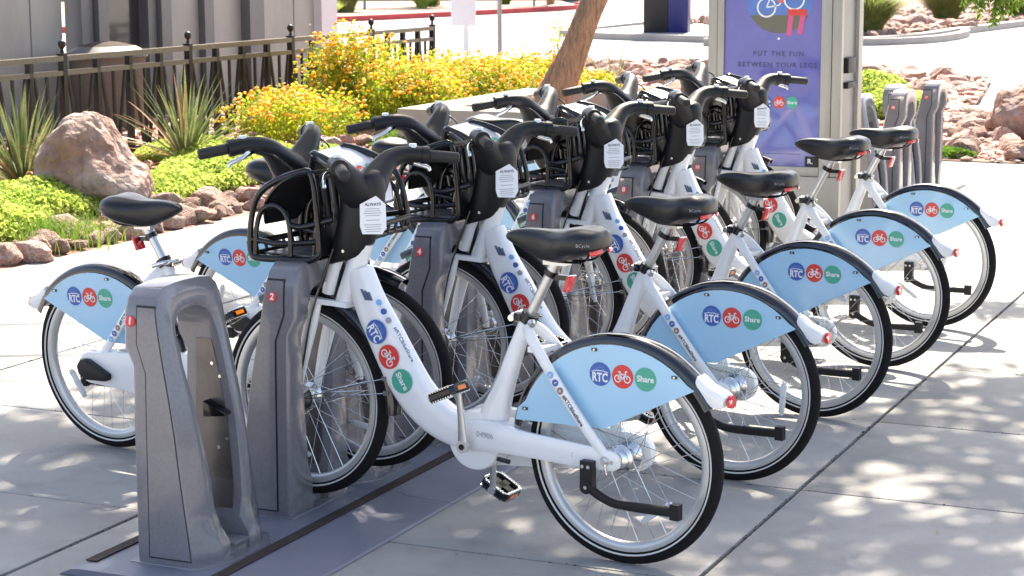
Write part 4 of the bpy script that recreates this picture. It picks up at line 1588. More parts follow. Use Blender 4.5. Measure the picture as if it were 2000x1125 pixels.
LAN = [
    (-10.3, 19.1, 0.60, 0.75, 1.16, 'tall orange-flowered bush rising above the fence rail in its middle'),
    (-9.9, 17.3, 0.65, 1.0, 0.66, 'low orange-flowered bush at the left end of the flowers, right of the yucca'),
    (-9.6, 18.9, 0.7, 0.9, 0.80, 'orange-flowered bush in front of the tall one, left of the planter'),
    (-9.35, 20.2, 0.7, 0.95, 0.84, 'dense orange-flowered bush just left of the concrete planter'),
    (-10.2, 21.0, 0.8, 1.0, 0.80, 'orange-flowered bush against the fence, right of the tall one'),
    (-9.5, 21.8, 0.8, 1.0, 0.74, 'orange-flowered bush behind the left corner of the planter'),
    (-10.3, 23.0, 0.9, 1.0, 0.62, 'orange-flowered bush at the end post of the fence'),
    (-9.75, 22.9, 0.7, 0.8, 0.62, 'orange-flowered bush behind the planter below the white sign'),
    (-9.35, 23.8, 0.45, 0.5, 0.40, 'orange-flowered bush just left of the leaning tree trunk'),
    (-8.55, 22.9, 0.65, 0.6, 0.22, 'low orange flowers right of the tree trunk, behind the farthest handlebars'),
    (-7.75, 23.2, 0.65, 0.5, 0.22, 'low orange flowers next to the left edge of the kiosk'),
]
for k, (x, y, rx, ry, h, lb) in enumerate(LAN):
    a = rx * ry * (0.6 + h)
    lantana(x, y, rx, ry, h, int(9500 * a), int(620 * a), lb, 50 + k)
# sparse flowering sprig standing above the bushes
lantana(-9.3, 22.4, 0.35, 0.35, 1.25, 260, 26, 'thin straggling orange-flowered sprig above the bushes, right of the fence end', 90)


def fern_patch(name, pts, n, size, m, label, seed, zf, cat='ground cover', hgt=0.10):
    """feathery ground cover: tufts of tiny forked leaflets over a lumpy surface."""
    g = np.random.default_rng(seed)
    C = np.array(pts, float)
    idx = g.integers(0, len(C), n)
    a = g.random(n) * 2 * pi
    q = np.sqrt(g.random(n))
    x = C[idx, 0] + C[idx, 2] * q * np.cos(a)
    y = C[idx, 1] + C[idx, 3] * q * np.sin(a)
    dome = np.sqrt(np.maximum(0, 1 - q * q))
    z = C[idx, 4] * (0.15 + 0.85 * dome) * (0.35 + 0.65 * g.random(n) ** 0.4)
    z += 0.03 * np.sin(x * 9) * np.cos(y * 8) * (z > 0.03)
    base = np.array([zf(float(i), float(j)) for i, j in zip(x, y)])
    P = np.stack([x, y, np.maximum(z, 0.0) + base], 1)
    t = g.normal(size=(n, 3)) * [1, 1, 0.6] + [0, 0, 0.6]
    t /= np.linalg.norm(t, axis=1)[:, None]
    b = np.cross(t, g.normal(size=(n, 3)))
    b /= np.linalg.norm(b, axis=1)[:, None]
    s = size * (0.6 + 0.8 * g.random(n))[:, None]
    V = np.stack([P - b * s * 0.22, P + t * s * 1.0, P + b * s * 0.22, P + t * s * 0.45 + b * s * 0.8, P + t * s * 0.2, P + t * s * 0.55 - b * s * 0.8], 1).reshape(-1, 3)
    k = np.arange(n) * 6
    F = np.concatenate([np.stack([k, k + 1, k + 2], 1), np.stack([k + 4, k + 3, k + 1], 1), np.stack([k + 4, k + 1, k + 5], 1)])
    o = put(name, np_mesh(name, V, F, m))
    o['kind'] = 'stuff'
    o['label'] = label
    o['category'] = cat
    return o


fern_patch('ground_cover', [(-8.75, 10.6, 0.50, 0.8, 0.25), (-8.95, 11.6, 0.5, 0.9, 0.24), (-9.5, 11.0, 0.7, 0.9, 0.24), (-8.62, 12.5, 0.30, 0.8, 0.22), (-9.9, 10.2, 0.6, 0.9, 0.2), (-8.7, 9.8, .35, .8, .18)],
           52000, 0.028, M['leaf_fern'], 'feathery yellow-green ground cover below the boulder at the left edge', 3, hleft)
fern_patch('ground_cover', [(-8.72, 13.6, 0.36, 0.9, 0.22), (-8.95, 14.4, 0.5, 0.9, 0.24), (-9.3, 15.0, 0.6, 0.8, 0.2), (-8.7, 15.2, 0.36, 0.8, 0.18), (-10.2, 15.6, 0.4, 0.6, 0.2)],
           52000, 0.028, M['leaf_fern'], 'feathery yellow-green ground cover right of the boulder, under the yucca', 4, hleft)
fern_patch('ground_cover', [(-8.6, 17.4, 0.5, 0.8, 0.16), (-8.5, 18.4, 0.45, 0.7, 0.14)], 16000, 0.026, M['leaf_grass'],
           'darker green ground cover at the foot of the orange flowers', 5, hleft)
fern_patch('ground_cover', [(-5.75, 23.3, 0.5, 0.7, 0.50), (-5.3, 22.7, 0.45, 0.6, 0.36)], 16000, 0.035, M['leaf_fern'],
           'bright green low bush between the kiosk and the far docking posts', 6, lambda x, y: 0.0)
fern_patch('ground_cover', [(-4.0, 18.62, 0.42, 0.2, 0.09)], 2500, 0.03, M['leaf_grass'],
           'small green weeds at the front of the rocks on the far right', 7, lambda x, y: 0.0)


def grass_tuft(x, y, n, h, spread, label, seed, m='leaf_grass', z=0.0):
    g = random.Random(seed)
    V, F = [], []
    for i in range(n):
        a, q = g.uniform(0, 6.28), abs(g.gauss(0, .45)) * spread
        bx, by = x + q * cos(a), y + q * sin(a)
        d = g.uniform(0, 6.28)
        L = h * g.uniform(.5, 1.1)
        lean = g.uniform(.15, .9)
        w = 0.0035
        pts = [(bx + cos(d) * lean * L * t * t, by + sin(d) * lean * L * t * t, z + L * t * (1 - .35 * lean * t)) for t in (0, .4, .75, 1)]
        k = len(V)
        for j, p in enumerate(pts):
            ww = w * (1 - j / 3.2)
            V += [(p[0] - sin(d) * ww, p[1] + cos(d) * ww, p[2]), (p[0] + sin(d) * ww, p[1] - cos(d) * ww, p[2])]
        for j in range(3):
            F.append((k + 2 * j, k + 2 * j + 1, k + 2 * j + 3, k + 2 * j + 2))
    o = put('grass_tuft', np_mesh('grass_tuft', np.array(V), np.array(F), M[m]))
    o['kind'] = 'stuff'
    o['label'] = label
    o['category'] = 'grass'
    return o


grass_tuft(-8.25, 10.9, 2300, 0.22, 0.55, 'long green grass growing through the border rocks behind the first left saddle', 1)
grass_tuft(-8.3, 11.9, 1000, 0.20, 0.4, 'shorter green grass between border rocks right of the first left saddle', 2)


def yucca(x, y, n, L, label, seed, z=0.05, dry=0.3, kmin=0.2):
    t = empty('yucca', (x, y, z), label=label, category='yucca plant', group='spiky yucca plants')
    g = random.Random(seed)
    metas = []
    for v in range(4):
        for dm in ('leaf_yucca', 'leaf_dry'):
            V, F = [], []
            droop = 0.05 + 0.12 * v
            N = 9
            for j in range(N + 1):
                s = j / N
                w = 0.021 * (0.55 + 0.9 * s if s < .35 else (1 - s) ** 0.75 * 1.15) + 0.0006
                xx = L * s * (1 - 0.12 * droop * s)
                zz = -droop * L * s * s
                V += [(xx, -w, zz + w * .5), (xx, 0, zz), (xx, w, zz + w * .5)]
            for j in range(N):
                F += [(3 * j, 3 * j + 1, 3 * j + 4, 3 * j + 3), (3 * j + 1, 3 * j + 2, 3 * j + 5, 3 * j + 4)]
            me = bpy.data.meshes.new('leaf')
            me.from_pydata(V, [], F)
            me.materials.append(M[dm])
            metas.append(me)
    for i in range(n):
        a = i * 2.39996 + g.uniform(-.3, .3)
        f = (i + .5) / n
        el = radians(84 - 74 * f ** 1.25 + g.uniform(-6, 6))
        isdry = g.random() < dry * (0.2 + 1.3 * f)
        v = min(3, int(f * 3 + g.random()))
        o = put('leaf', metas[2 * v + (1 if isdry else 0)], t, (0.03 * cos(a), 0.03 * sin(a), 0.05))
        o.rotation_euler = (g.uniform(-.5, .5), -el, a)
        s = g.uniform(.72, 1.08)
        o.scale = (s, s * g.uniform(.8, 1.2), s)
    mb = MB().sweep([(0, 0, -0.05), (0, 0, 0.06), (0, 0, 0.12)], [[.05, .05], [.06, .06], [.02, .02]], 10)
    build('stem', mb, M['bark'], t)
    return t


yucca(-9.75, 14.9, 80, 0.84, 'spiky grey-green yucca with brown-tipped blades, in front of the fence right of the boulder', 1)
yucca(-9.85, 12.75, 90, 0.84, 'green yucca with drooping blades cut by the left edge of the picture', 2, dry=0.15)
yucca(-8.9, 20.1, 14, 0.62, 'thin dark yucca spikes poking out of the orange flowers left of the planter', 3, dry=0.0)
yucca(-9.75, 25.3, 12, 0.8, 'few thin spiky blades behind the flowers below the white sign', 4, dry=0.3)


# dried flower stalk clump in the left yucca
def wisps(x, y, z, n, L, label):
    g = random.Random(5)
    mb = MB()
    for i in range(n):
        a, el = g.uniform(0, 6.28), g.uniform(-.3, 1.3)
        l = L * g.uniform(.4, 1)
        p0 = (x + g.uniform(-.12, .12), y + g.uniform(-.1, .1), z + g.uniform(-.12, .12))
        p1 = (p0[0] + l * cos(a) * cos(el), p0[1] + l * sin(a) * cos(el), p0[2] + l * sin(el))
        mb.sweep([p0, ((p0[0] + p1[0]) / 2, (p0[1] + p1[1]) / 2, (p0[2] + p1[2]) / 2 + .02), p1], 0.0022, 4, ref=(.2, .9, .1), cap=False)
    o = build('dried_stalks', mb, M['leaf_dry'], None, smooth=0, normals=False)
    o['label'] = label
    o['category'] = 'dried plant'


wisps(-9.55, 12.7, 0.34, 420, 0.11, 'pale dried flower stalks tangled at the foot of the left yucca')

# ------------------------------------------------------------------ fence
fence = empty('iron_fence', (-11.0, 18, 0), label='black and bronze iron fence with ball-topped posts and V-shaped bars along the bed', category='fence')


def fpart(name, me, loc, rot=None):
    o = put(name, me, fence, (loc[0] + 11.0, loc[1] - 18, loc[2]), rot)
    return o


mb = MB().box((-0.03, -0.03, 0), (0.03, 0.03, 1.02))
mb.box((-0.038, -0.038, 1.02), (0.038, 0.038, 1.035))
mb.revolve([(0.0, 1.035), (0.026, 1.04), (0.016, 1.052), (0.012, 1.07), (0.018, 1.078), (0.032, 1.095), (0.036, 1.115), (0.032, 1.135), (0.018, 1.15), (0.0, 1.154)], (0, 0, 0), 16, axis='Z')
post_me = mb.mesh('fence_post', M['iron'], 40)
fix_normals(post_me)
BAY = 1.95
bar_me = MB().box((-0.027, -0.027, 0), (0.027, 0.027, 1.0)).mesh('fence_bar', M['iron'], 0)
thin_me = MB().box((-0.012, -0.013, 0), (0.012, 0.013, 0.86)).mesh('infill_bar', M['iron'], 0)
diag_me = MB().box((-0.012, -0.013, 0), (0.012, 0.013, 0.875)).mesh('infill_bar', M['iron'], 0)
rail_me = MB().box((-0.027, 0.03, -0.022), (0.027, BAY - 0.03, 0.022)).mesh('fence_rail', M['rail'], 0)
top_me = MB().box((-0.031, 0.03, -0.024), (0.031, BAY - 0.03, 0.024)).mesh('top_rail', M['rail'], 0)
low_me = MB().box((-0.02, 0.03, -0.018), (0.02, BAY - 0.03, 0.018)).mesh('bottom_rail', M['iron'], 0)
fy = [12.95 - BAY * 1, 12.95] + [14.88 + 1.86 * k * 1.0 for k in range(5)]
fy = [14.86 - BAY * 2 + BAY * k for k in range(6)]
fy = [10.98, 12.92, 14.86, 16.90, 18.90, 20.75, 22.35]
for k, y in enumerate(fy):
    fpart('fence_post', post_me, (-11.0, y, 0.0))
    if k == len(fy) - 1:
        break
    L = fy[k + 1] - y
    sc = L / BAY
    for nm, me, z in (('top_rail', top_me, 0.99), ('fence_rail', rail_me, 0.86), ('bottom_rail', low_me, 0.09)):
        o = fpart(nm, me, (-11.0, y, z))
        o.scale = (1, sc, 1)
    for q in range(4):
        a = y + L * q / 4
        b = a + L / 4
        if q:
            fpart('fence_bar', bar_me, (-11.0, a, 0.0)).scale = (1, 1, 0.97)
        mid = (a + b) / 2
        w = (b - a) * 0.34
        fpart('infill_bar', thin_me, (-11.0, mid, 0.0))
        for s_ in (-1, 1):
            o = fpart('infill_bar', diag_me, (-11.0 + 0.001, mid + s_ * 0.020, 0.0), (-s_ * math.atan(w / 0.86), 0, 0))

# ------------------------------------------------------------------ metal shelter behind the fence
sh = empty('metal_shelter', (-13.2, 18, 0), label='grey metal shelter of tall panels and posts standing behind the fence', category='shelter')


def spart(name, x0, x1, y0, y1, z0, z1, m):
    mb = MB().box((x0 + 13.2, y0 - 18, z0), (x1 + 13.2, y1 - 18, z1))
    return build(name, mb, m, sh, smooth=0)


HT = 2.5
segs = [('panel', 12.0, 17.85, 0.02, 'shelter'), ('gap', 17.85, 18.01, 0, None), ('post', 18.01, 18.22, 0.14, 'shelter_frame'), ('post', 18.24, 18.42, 0.20, 'shelter_frame'),
        ('glass', 18.44, 19.30, 0.0, 'dark_glass'), ('post', 19.30, 19.46, 0.12, 'shelter_frame'), ('post', 19.48, 19.68, 0.18, 'shelter_frame'), ('panel', 19.70, 20.52, 0.03, 'shelter'),
        ('post', 20.54, 20.74, 0.08, 'shelter_frame'), ('panel', 20.76, 21.48, 0.02, 'shelter'), ('post', 21.50, 21.84, 0.12, 'shelter_frame'),
        ('panel', 21.87, 23.3, 0.03, 'shelter'), ('post', 23.33, 23.75, 0.10, 'sign')]
for nm, a, b, d_, mm in segs:
    if nm == 'panel':
        spart('wall_panel', -13.24, -13.20, a, b, 0.0, HT, M[mm])
        k = a + 0.9
        while k < b - 0.4:
            spart('panel_joint', -13.198, -13.194, k, k + 0.012, 0.02, HT - .02, M['shelter_frame'])
            k += 1.1
    elif nm == 'post':
        spart('shelter_post', -13.28, -13.20 + d_, a, b, 0.0, HT, M[mm])
    elif nm == 'glass':
        spart('window_pane', -13.24, -13.21, a, b, 0.87, HT, M[mm])
        spart('lower_panel', -13.26, -13.19, a, b, 0.55, 0.86, M['shelter'])
        spart('wall_panel', -13.27, -13.20, a, b, 0.0, 0.55, M['wall_tan'])
spart('shelter_roof', -15.5, -12.9, 12.0, 23.5, HT, HT + 0.12, M['shelter_frame'])
# round-topped bin behind the fence
mb = MB()
mb.revolve([(0, 0), (0.36, 0.0), (0.38, 0.05), (0.40, 0.86), (0.42, 0.88), (0.42, 0.93), (0.30, 1.00), (0.12, 1.04), (0, 1.05)], (0, 0, 0), 28, axis='Z')
o = build('litter_bin', mb, M['wall_tan'], None, smooth=40)
o.location = (-12.6, 17.8, -0.05)
o['label'] = 'round brown litter bin with a domed grey lid, standing behind the fence'
o['category'] = 'litter bin'
mb = MB().revolve([(0, 0.0), (0.43, 0.0), (0.43, 0.04), (0.30, 0.11), (0.12, 0.15), (0, 0.16)], (0, 0, 0.89), 28, axis='Z')
build('bin_lid', mb, M['shelter_frame'], o, smooth=40)

# ------------------------------------------------------------------ concrete planter with leaning tree
pl = empty('concrete_planter', (-7.4, 18.2, 0), label='low square concrete planter with a wide rim around the leaning tree', category='planter')
X0, X1, Y0, Y1, ZT, TH = -8.62, -5.9, 16.75, 19.75, 0.47, 0.42


def ppart(name, lo, hi, m, bevel=0.01):
    mb = MB().box((lo[0] + 7.4, lo[1] - 18.2, lo[2]), (hi[0] + 7.4, hi[1] - 18.2, hi[2]))
    return build(name, mb, m, pl, bevel=bevel)


ppart('planter_wall', (X0, Y0, 0), (X1, Y0 + TH, ZT), M['planter'])
ppart('planter_wall', (X0, Y1 - TH, 0), (X1, Y1, ZT), M['planter'])
ppart('planter_wall', (X0, Y0 + TH + 0.003, 0), (X0 + TH, Y1 - TH - 0.003, ZT), M['planter'])
ppart('planter_wall', (X1 - TH, Y0 + TH + 0.003, 0), (X1, Y1 - TH - 0.003, ZT), M['planter'])
ppart('planter_soil', (X0 + TH - 0.01, Y0 + TH - 0.01, 0.0), (X1 - TH + 0.01, Y1 - TH + 0.01, 0.28), M['soil'], 0)


def tree(name, base, path, rads, crown_c, crown_r, n, size, label, seed, limbs=9, m='leaf_tree', group=None, shell=0.2, fol=True):
    t = empty(name, base, label=label, category='tree', group=group)
    R = cr([(*p, r_) for p, r_ in zip(path, rads)], 6)
    mb = MB()
    n_ = 22
    P = R[:, :3]
    T = np.gradient(P, axis=0)
    rings = []
    for i in range(len(P)):
        tt = Vector(T[i]).normalized()
        a = tt.orthogonal().normalized() if i == 0 else (a - tt * a.dot(tt)).normalized()
        b = tt.cross(a)
        ring = []
        for j in range(n_):
            th = 2 * pi * j / n_
            q = a * cos(th) + b * sin(th)
            f = 1 + 0.13 * noise.noise(Vector((q.x * 2.2, q.y * 2.2, i * 0.22 + seed))) + 0.06 * noise.noise(Vector((q.x * 7, q.y * 7, i * 0.15)))
            ring.append(tuple(Vector(P[i]) + q * R[i, 3] * f))
        rings.append(ring)
    mb.rings(rings)
    build('trunk', mb, M['bark'], t, smooth=60)
    g = random.Random(seed)
    mb = MB()
    top = P[-1]
    for k in range(limbs):
        c, r_ = crown_c[k % len(crown_c)], crown_r[k % len(crown_c)]
        e = [c[q] + g.uniform(-.6, .6) * r_[q] for q in range(3)]
        s_ = P[int(len(P) * g.uniform(.6, .98))]
        mid = [(s_[q] + e[q]) / 2 + g.uniform(-.2, .2) for q in range(3)]
        r0 = R[-1, 3] * 0.6
        mb.sweep(cr([(*s_,), mid, e], 5), np.linspace(r0, 0.012, 11), 7, ref=(.3, .6, .1))
    build('limbs', mb, M['bark'], t, smooth=60, normals=False)
    if fol:
        V, F = leaf_cloud(crown_c, crown_r, n, size, seed=seed, shell=shell)
        put('crown', np_mesh('crown', V, F, M[m]), t)['kind'] = 'stuff'
    return t


tree('planter_tree', (-7.60, 18.0, 0.25), [(-0.06, 0, 0), (0.03, 0.02, 0.25), (0.17, 0.08, 0.6), (0.36, 0.15, 1.1), (0.55, 0.25, 1.6), (0.8, 0.35, 2.3), (1.0, 0.45, 3.0)],
     [0.27, 0.19, 0.145, 0.122, 0.115, 0.10, 0.085], [(1.0, 0.5, 4.2), (0.0, 1.2, 4.4), (1.9, 0.4, 4.0), (0.9, -0.5, 4.6), (1.2, 1.5, 4.9)],
     [(1.3, 1.2, .9), (1.1, 1.0, .8), (1.1, 1.0, .8), (1.0, 1.0, .7), (1.1, 1.1, .8)], 7000, 0.05,
     'rough-barked tree trunk leaning to the right out of the concrete planter', 3)

# two shade trees standing just outside the picture; their crowns dapple the pavement
def crown_over(base, spots, r=0.66):
    """crown clumps placed up-sun of the ground spots they shade."""
    C, R = [], []
    for k, (gx, gy) in enumerate(spots):
        if k % 4 == 3:
            continue
        z = 4.1 + 0.25 * (k % 4)
        d = z / math.tan(radians(SUN_EL))
        C.append((gx + cos(radians(SUN_AZ)) * d - base[0], gy + sin(radians(SUN_AZ)) * d - base[1], z))
        R.append((r * random.uniform(.8, 1.15), r * random.uniform(.7, .95), 0.35))
    return C, R


bA = (1.9, 11.8, 0)
cA, rA = crown_over(bA, [(-1.5, 6.2), (-0.9, 7.1), (-1.7, 7.7), (-0.5, 5.9), (-1.3, 8.7), (-0.2, 8.0), (-1.9, 5.2), (-0.1, 6.8), (-0.9, 9.6), (-2.7, 5.9), (-2.8, 4.8), (-1.0, 4.8), (0.5, 7.6), (-2.2, 6.9), (0.4, 5.9), (0.2, 9.4)])
tree('shade_tree', bA, [(0, 0, 0), (-0.1, 0.0, 1.0), (-0.5, 0.1, 2.2), (-1.2, 0.2, 3.2)], [0.2, 0.16, 0.13, 0.1], cA, rA, 5600, 0.08,
     'desert tree outside the right edge whose thin branches hang into the picture', 5, limbs=18)
bB = (-9.9, 8.2, 0)
cB, rB = crown_over(bB, [(-4.3, 5.4), (-5.2, 6.1), (-4.5, 6.5), (-5.7, 7.2), (-4.9, 7.7), (-3.6, 4.9), (-2.9, 5.4), (-6.2, 8.2), (-5.5, 5.1), (-3.4, 4.3), (-6.1, 6.3), (-3.9, 5.9), (-4.6, 4.4), (-5.9, 9.1), (-3.3, 6.4), (-6.9, 7.3)])
tree('shade_tree', bB, [(0, 0, 0), (0.2, 0.0, 1.0), (0.8, 0.1, 2.2), (1.8, 0.2, 3.2)], [0.22, 0.18, 0.14, 0.1], cB, rB, 6400, 0.08,
     'spreading tree outside the left edge that shades the near docking posts', 8, limbs=18)

# hanging branches in the top right corner
hb = empty('hanging_branches', (-1.9, 11.2, 2.2), label='thin drooping branches with narrow green leaves in the top right corner', category='branches')
g_ = random.Random(12)
mb = MB()
LV, LF, off = [], [], 0
for (px, py, pz, L) in ((-2.30, 12.2, 1.95, 0.46), (-2.36, 12.1, 2.0, 0.42), (-2.22, 12.25, 2.0, 0.52), (-2.14, 12.2, 2.0, 0.40), (-1.92, 12.3, 2.0, 0.42), (-1.98, 12.2, 2.0, 0.46), (-2.45, 12.3, 2.0, 0.28), (-2.05, 12.4, 1.95, 0.20), (-2.55, 12.2, 2.0, 0.22), (-1.86, 12.25, 2.0, 0.50), (-1.80, 12.2, 2.0, 0.44), (-2.26, 12.15, 2.0, 0.50), (-2.18, 12.3, 2.0, 0.48), (-2.0, 12.3, 2.0, 0.36), (-2.33, 12.25, 2.0, 0.44)):
    for q in range(5):
        x, y = px + g_.uniform(-.06, .06), py + g_.uniform(-.1, .1)
        l = L * g_.uniform(.6, 1.05)
        pts = [(x + 1.9, y - 11.2, pz - 2.2 + .1), (x + 1.9 + g_.uniform(-.03, .03), y - 11.2, pz - 2.2 - l * .5), (x + 1.9 + g_.uniform(-.06, .06), y - 11.2, pz - 2.2 - l)]
        Pp = cr(pts, 8)
        mb.sweep(Pp, 0.0025, 4, ref=(0, 1, 0), cap=False)
        for p in Pp[2:]:
            for _ in range(5):
                a = g_.uniform(0, 6.28)
                ll = g_.uniform(.03, .06)
                d = Vector((cos(a) * .6, sin(a) * .6, -0.75)).normalized()
                w = d.cross(Vector((g_.uniform(-1, 1), g_.uniform(-1, 1), .2))).normalized() * 0.009
                p0 = Vector(p)
                LV += [tuple(p0), tuple(p0 + d * ll * .5 + w), tuple(p0 + d * ll), tuple(p0 + d * ll * .5 - w)]
                LF.append((off, off + 1, off + 2, off + 3))
                off += 4
build('twigs', mb, M['bark'], hb, smooth=0, normals=False)
put('leaves', np_mesh('leaves', np.array(LV), np.array(LF), M['leaf_tree']), hb)['kind'] = 'stuff'

# ------------------------------------------------------------------ information kiosk
ki = empty('information_kiosk', (-3.77, 12.95, 0), label='tall brushed metal kiosk with a purple bicycle poster', category='kiosk')
KX0, KX1, KY0, KY1, KH = -4.225, -3.325, 12.7, 13.35, 2.45


def kpart(name, lo, hi, m, bevel=0.0, parent=None):
    mb = MB().box((lo[0] + 3.77, lo[1] - 12.95, lo[2]), (hi[0] + 3.77, hi[1] - 12.95, hi[2]))
    return build(name, mb, m, ki if parent is None else parent, bevel=bevel, smooth=0 if not bevel else 30)


kpart('kiosk_body', (KX0 + .005, KY0 + 0.05, 0), (KX1 - .30 + .22, KY1 - .2, KH), M['kiosk'], 0.006)
kpart('base_panel', (KX0, KY0, 0.0), (KX1, KY0 + 0.05, 0.452), M['kiosk'], 0.004)
kpart('frame_stile', (KX0, KY0 - 0.002, 0.456), (KX0 + 0.062, KY0 + 0.05, KH), M['kiosk'], 0.003)
kpart('frame_stile', (KX0 + 0.065, KY0 - 0.006, 0.456), (KX0 + 0.110, KY0 + 0.05, KH), M['kiosk'], 0.003)
kpart('frame_stile', (KX1 - 0.135, KY0 - 0.006, 0.456), (KX1 - 0.066, KY0 + 0.05, KH), M['kiosk'], 0.003)
kpart('frame_stile', (KX1 - 0.062, KY0 - 0.002, 0.456), (KX1, KY0 + 0.05, KH), M['kiosk'], 0.003)
kpart('frame_sill', (KX0 + 0.112, KY0 - 0.006, 0.456), (KX1 - 0.137, KY0 + 0.05, 0.515), M['kiosk'], 0.003)
kpart('side_panel', (KX1 + 0.002 - .05, KY0 + 0.055, 0.0), (KX1 - .02, KY1 - 0.23, KH), M['kiosk_grey'])
kpart('rear_stile', (KX1 - 0.06, KY1 - 0.225, 0.0), (KX1 + 0.005, KY1 - .12, KH), M['kiosk'], 0.003)
for z0, z1 in ((1.12, 1.22), (1.02, 1.06)):
    kpart('card_reader', (KX1 - 0.022, KY0 + 0.14, z0), (KX1 + 0.012, KY0 + 0.34, z1), M['bin_black'], 0.006)
po_ = kpart('poster', (KX0 + 0.110, KY0 + 0.012, 0.515), (KX1 - 0.135, KY0 + 0.02, KH - .05), M['poster'])
fr = Frame2((-3.748 + 3.77, 12.7 + 0.0115 - 12.95, 0), (1, 0, 0), (0, 0, 1))
mb = MB()
put_text(mb, fr, 'PUT THE FUN', 0.0455, (0.0, 1.246), 0.001, 0, bold=0.012, spacing=1.28)
build('poster_text', mb, M['poster_text'], po_, smooth=0)
mb = MB()
put_text(mb, fr, 'BETWEEN YOUR LEGS.', 0.0455, (0.0, 1.173), 0.001, 0, bold=0.012, spacing=1.22)
build('poster_text', mb, M['poster_text'], po_, smooth=0)
mb = MB()
for k in range(14):
    stroke2(mb, fr, [(-0.20 + k * 0.026, 0.595), (-0.20 + k * 0.026 + (0.020 if k % 3 else 0.014), 0.595)], 0.004, 0.001, 0)
build('poster_text', mb, M['poster_text'], po_, smooth=0)
mb = MB()
n = 48
cz, rr_ = 1.60, 0.222
up = [fr(rr_ * cos(a), cz + rr_ * sin(a), 0.0006) for a in np.linspace(radians(-28), radians(208), 40)]
lo_ = [fr(rr_ * cos(a), cz + rr_ * sin(a), 0.0006) for a in np.linspace(radians(208), radians(332), 30)]
mb.add(up, [tuple(range(len(up)))], 0)
mb.add(lo_, [tuple(range(len(lo_)))], 1)
stroke2(mb, fr, [(x - 0.085, z + 1.545) for x, z in circ(0, 0, 0.060, 28)], 0.011, 0.0012, 2, True)
stroke2(mb, fr, [(x + 0.10, z + 1.60) for x, z in circ(0, 0, 0.066, 28)], 0.011, 0.0012, 2, True)
for pl_ in ([(-0.085, 1.545), (-0.045, 1.65)], [(-0.085, 1.545), (0.0, 1.56)], [(0.0, 1.56), (0.05, 1.66)], [(0.10, 1.60), (0.055, 1.70)]):
    stroke2(mb, fr, pl_, 0.009, 0.0012, 2)
stroke2(mb, fr, [(0.005, 1.70), (0.0, 1.64), (0.012, 1.575)], 0.032, 0.0016, 4)
stroke2(mb, fr, [(0.082, 1.50), (0.074, 1.44), (0.068, 1.365)], 0.034, 0.0016, 3)
stroke2(mb, fr, [(0.160, 1.50), (0.150, 1.44), (0.138, 1.375)], 0.034, 0.0016, 3)
stroke2(mb, fr, [(0.058, 1.515), (0.185, 1.515)], 0.040, 0.0020, 5)
disc2(mb, fr, (0.0, 1.345), 0.008, 0.0, 0.0012, 2, 16)
build('poster_picture', mb, [M['poster_blue'], M['poster_olive'], M['ink_white'], M['pink'], M['orange_ink'], M['red']], po_, smooth=0, normals=False)
for kind, x in zip(('rtc', 'bike', 'share'), (-0.088, 0.0, 0.088)):
    logo(kind, tuple(fr(x + .01, 0.931, 0.001)), (1, 0, 0), (0, 0, 1), 0.040, po_)
mb = MB()
mb.add([fr(0.19, 0.517, .0008), fr(0.30, 0.517, .0008), fr(0.30, 0.585, .0008), fr(0.19, 0.585, .0008)], [(0, 1, 2, 3)], 0)
put_text(mb, fr, 'R.', 0.045, (0.225, 0.55), 0.0012, 1, bold=.02)
build('poster_badge', mb, [M['bin_black'], M['ink_white']], po_, smooth=0, normals=False)

# ------------------------------------------------------------------ rocks and path on the far right and behind
def inpoly(x, y, P):
    c = False
    j = len(P) - 1
    for i in range(len(P)):
        if (P[i][1] > y) != (P[j][1] > y) and x < (P[j][0] - P[i][0]) * (y - P[i][1]) / (P[j][1] - P[i][1]) + P[i][0]:
            c = not c
        j = i
    return c


PA = [(-5.4, 18.35), (-0.5, 18.35), (-0.5, 23.6), (-4.5, 23.6), (-5.4, 22.0)]
PB = [(-12.9, 24.4), (-5.0, 21.4), (-4.7, 24.0), (-5.7, 30.6), (-12.9, 33.0)]
for nm, P in (('rock_bed', PA), ('rock_bed', PB)):
    sheet(nm, P, 0.012, M['soil'])


def in_region(P, ex=None):
    xs, ys = [p[0] for p in P], [p[1] for p in P]
    while True:
        x, y = random.uniform(min(xs), max(xs)), random.uniform(min(ys), max(ys))
        if inpoly(x, y, P) and (ex is None or not ex(x, y)):
            return x, y


for k in range(100):
    x, y = in_region([(-5.0, 18.5), (-2.6, 18.5), (-2.6, 23.4), (-4.6, 23.4)])
    s_ = random.uniform(0.08, 0.17)
    rock(x, y, s_ * .35, s_, 'broken red-brown rock among those around the brown boulder on the far right', 'red rocks around the right boulder', 'bed_rock')
for k in range(190):
    x, y = in_region([(-12.8, 26.2), (-9.0, 25.2), (-5.6, 24.2), (-5.9, 30.4), (-12.6, 32.4)])
    s_ = random.uniform(0.11, 0.24)
    rock(x, y, s_ * .35, s_, 'rough red rock in the bed behind the kiosk, at the edge of the street', 'red rocks behind the kiosk', 'bed_rock')
gravel('rock_chips', lambda: in_region(PA), 1700, 0.04, 0.09, M['rock'], 'small red broken stone filling the bed on the far right')
gravel('rock_chips', lambda: in_region(PB), 2600, 0.05, 0.11, M['rock'], 'small red broken stone filling the bed behind the kiosk')

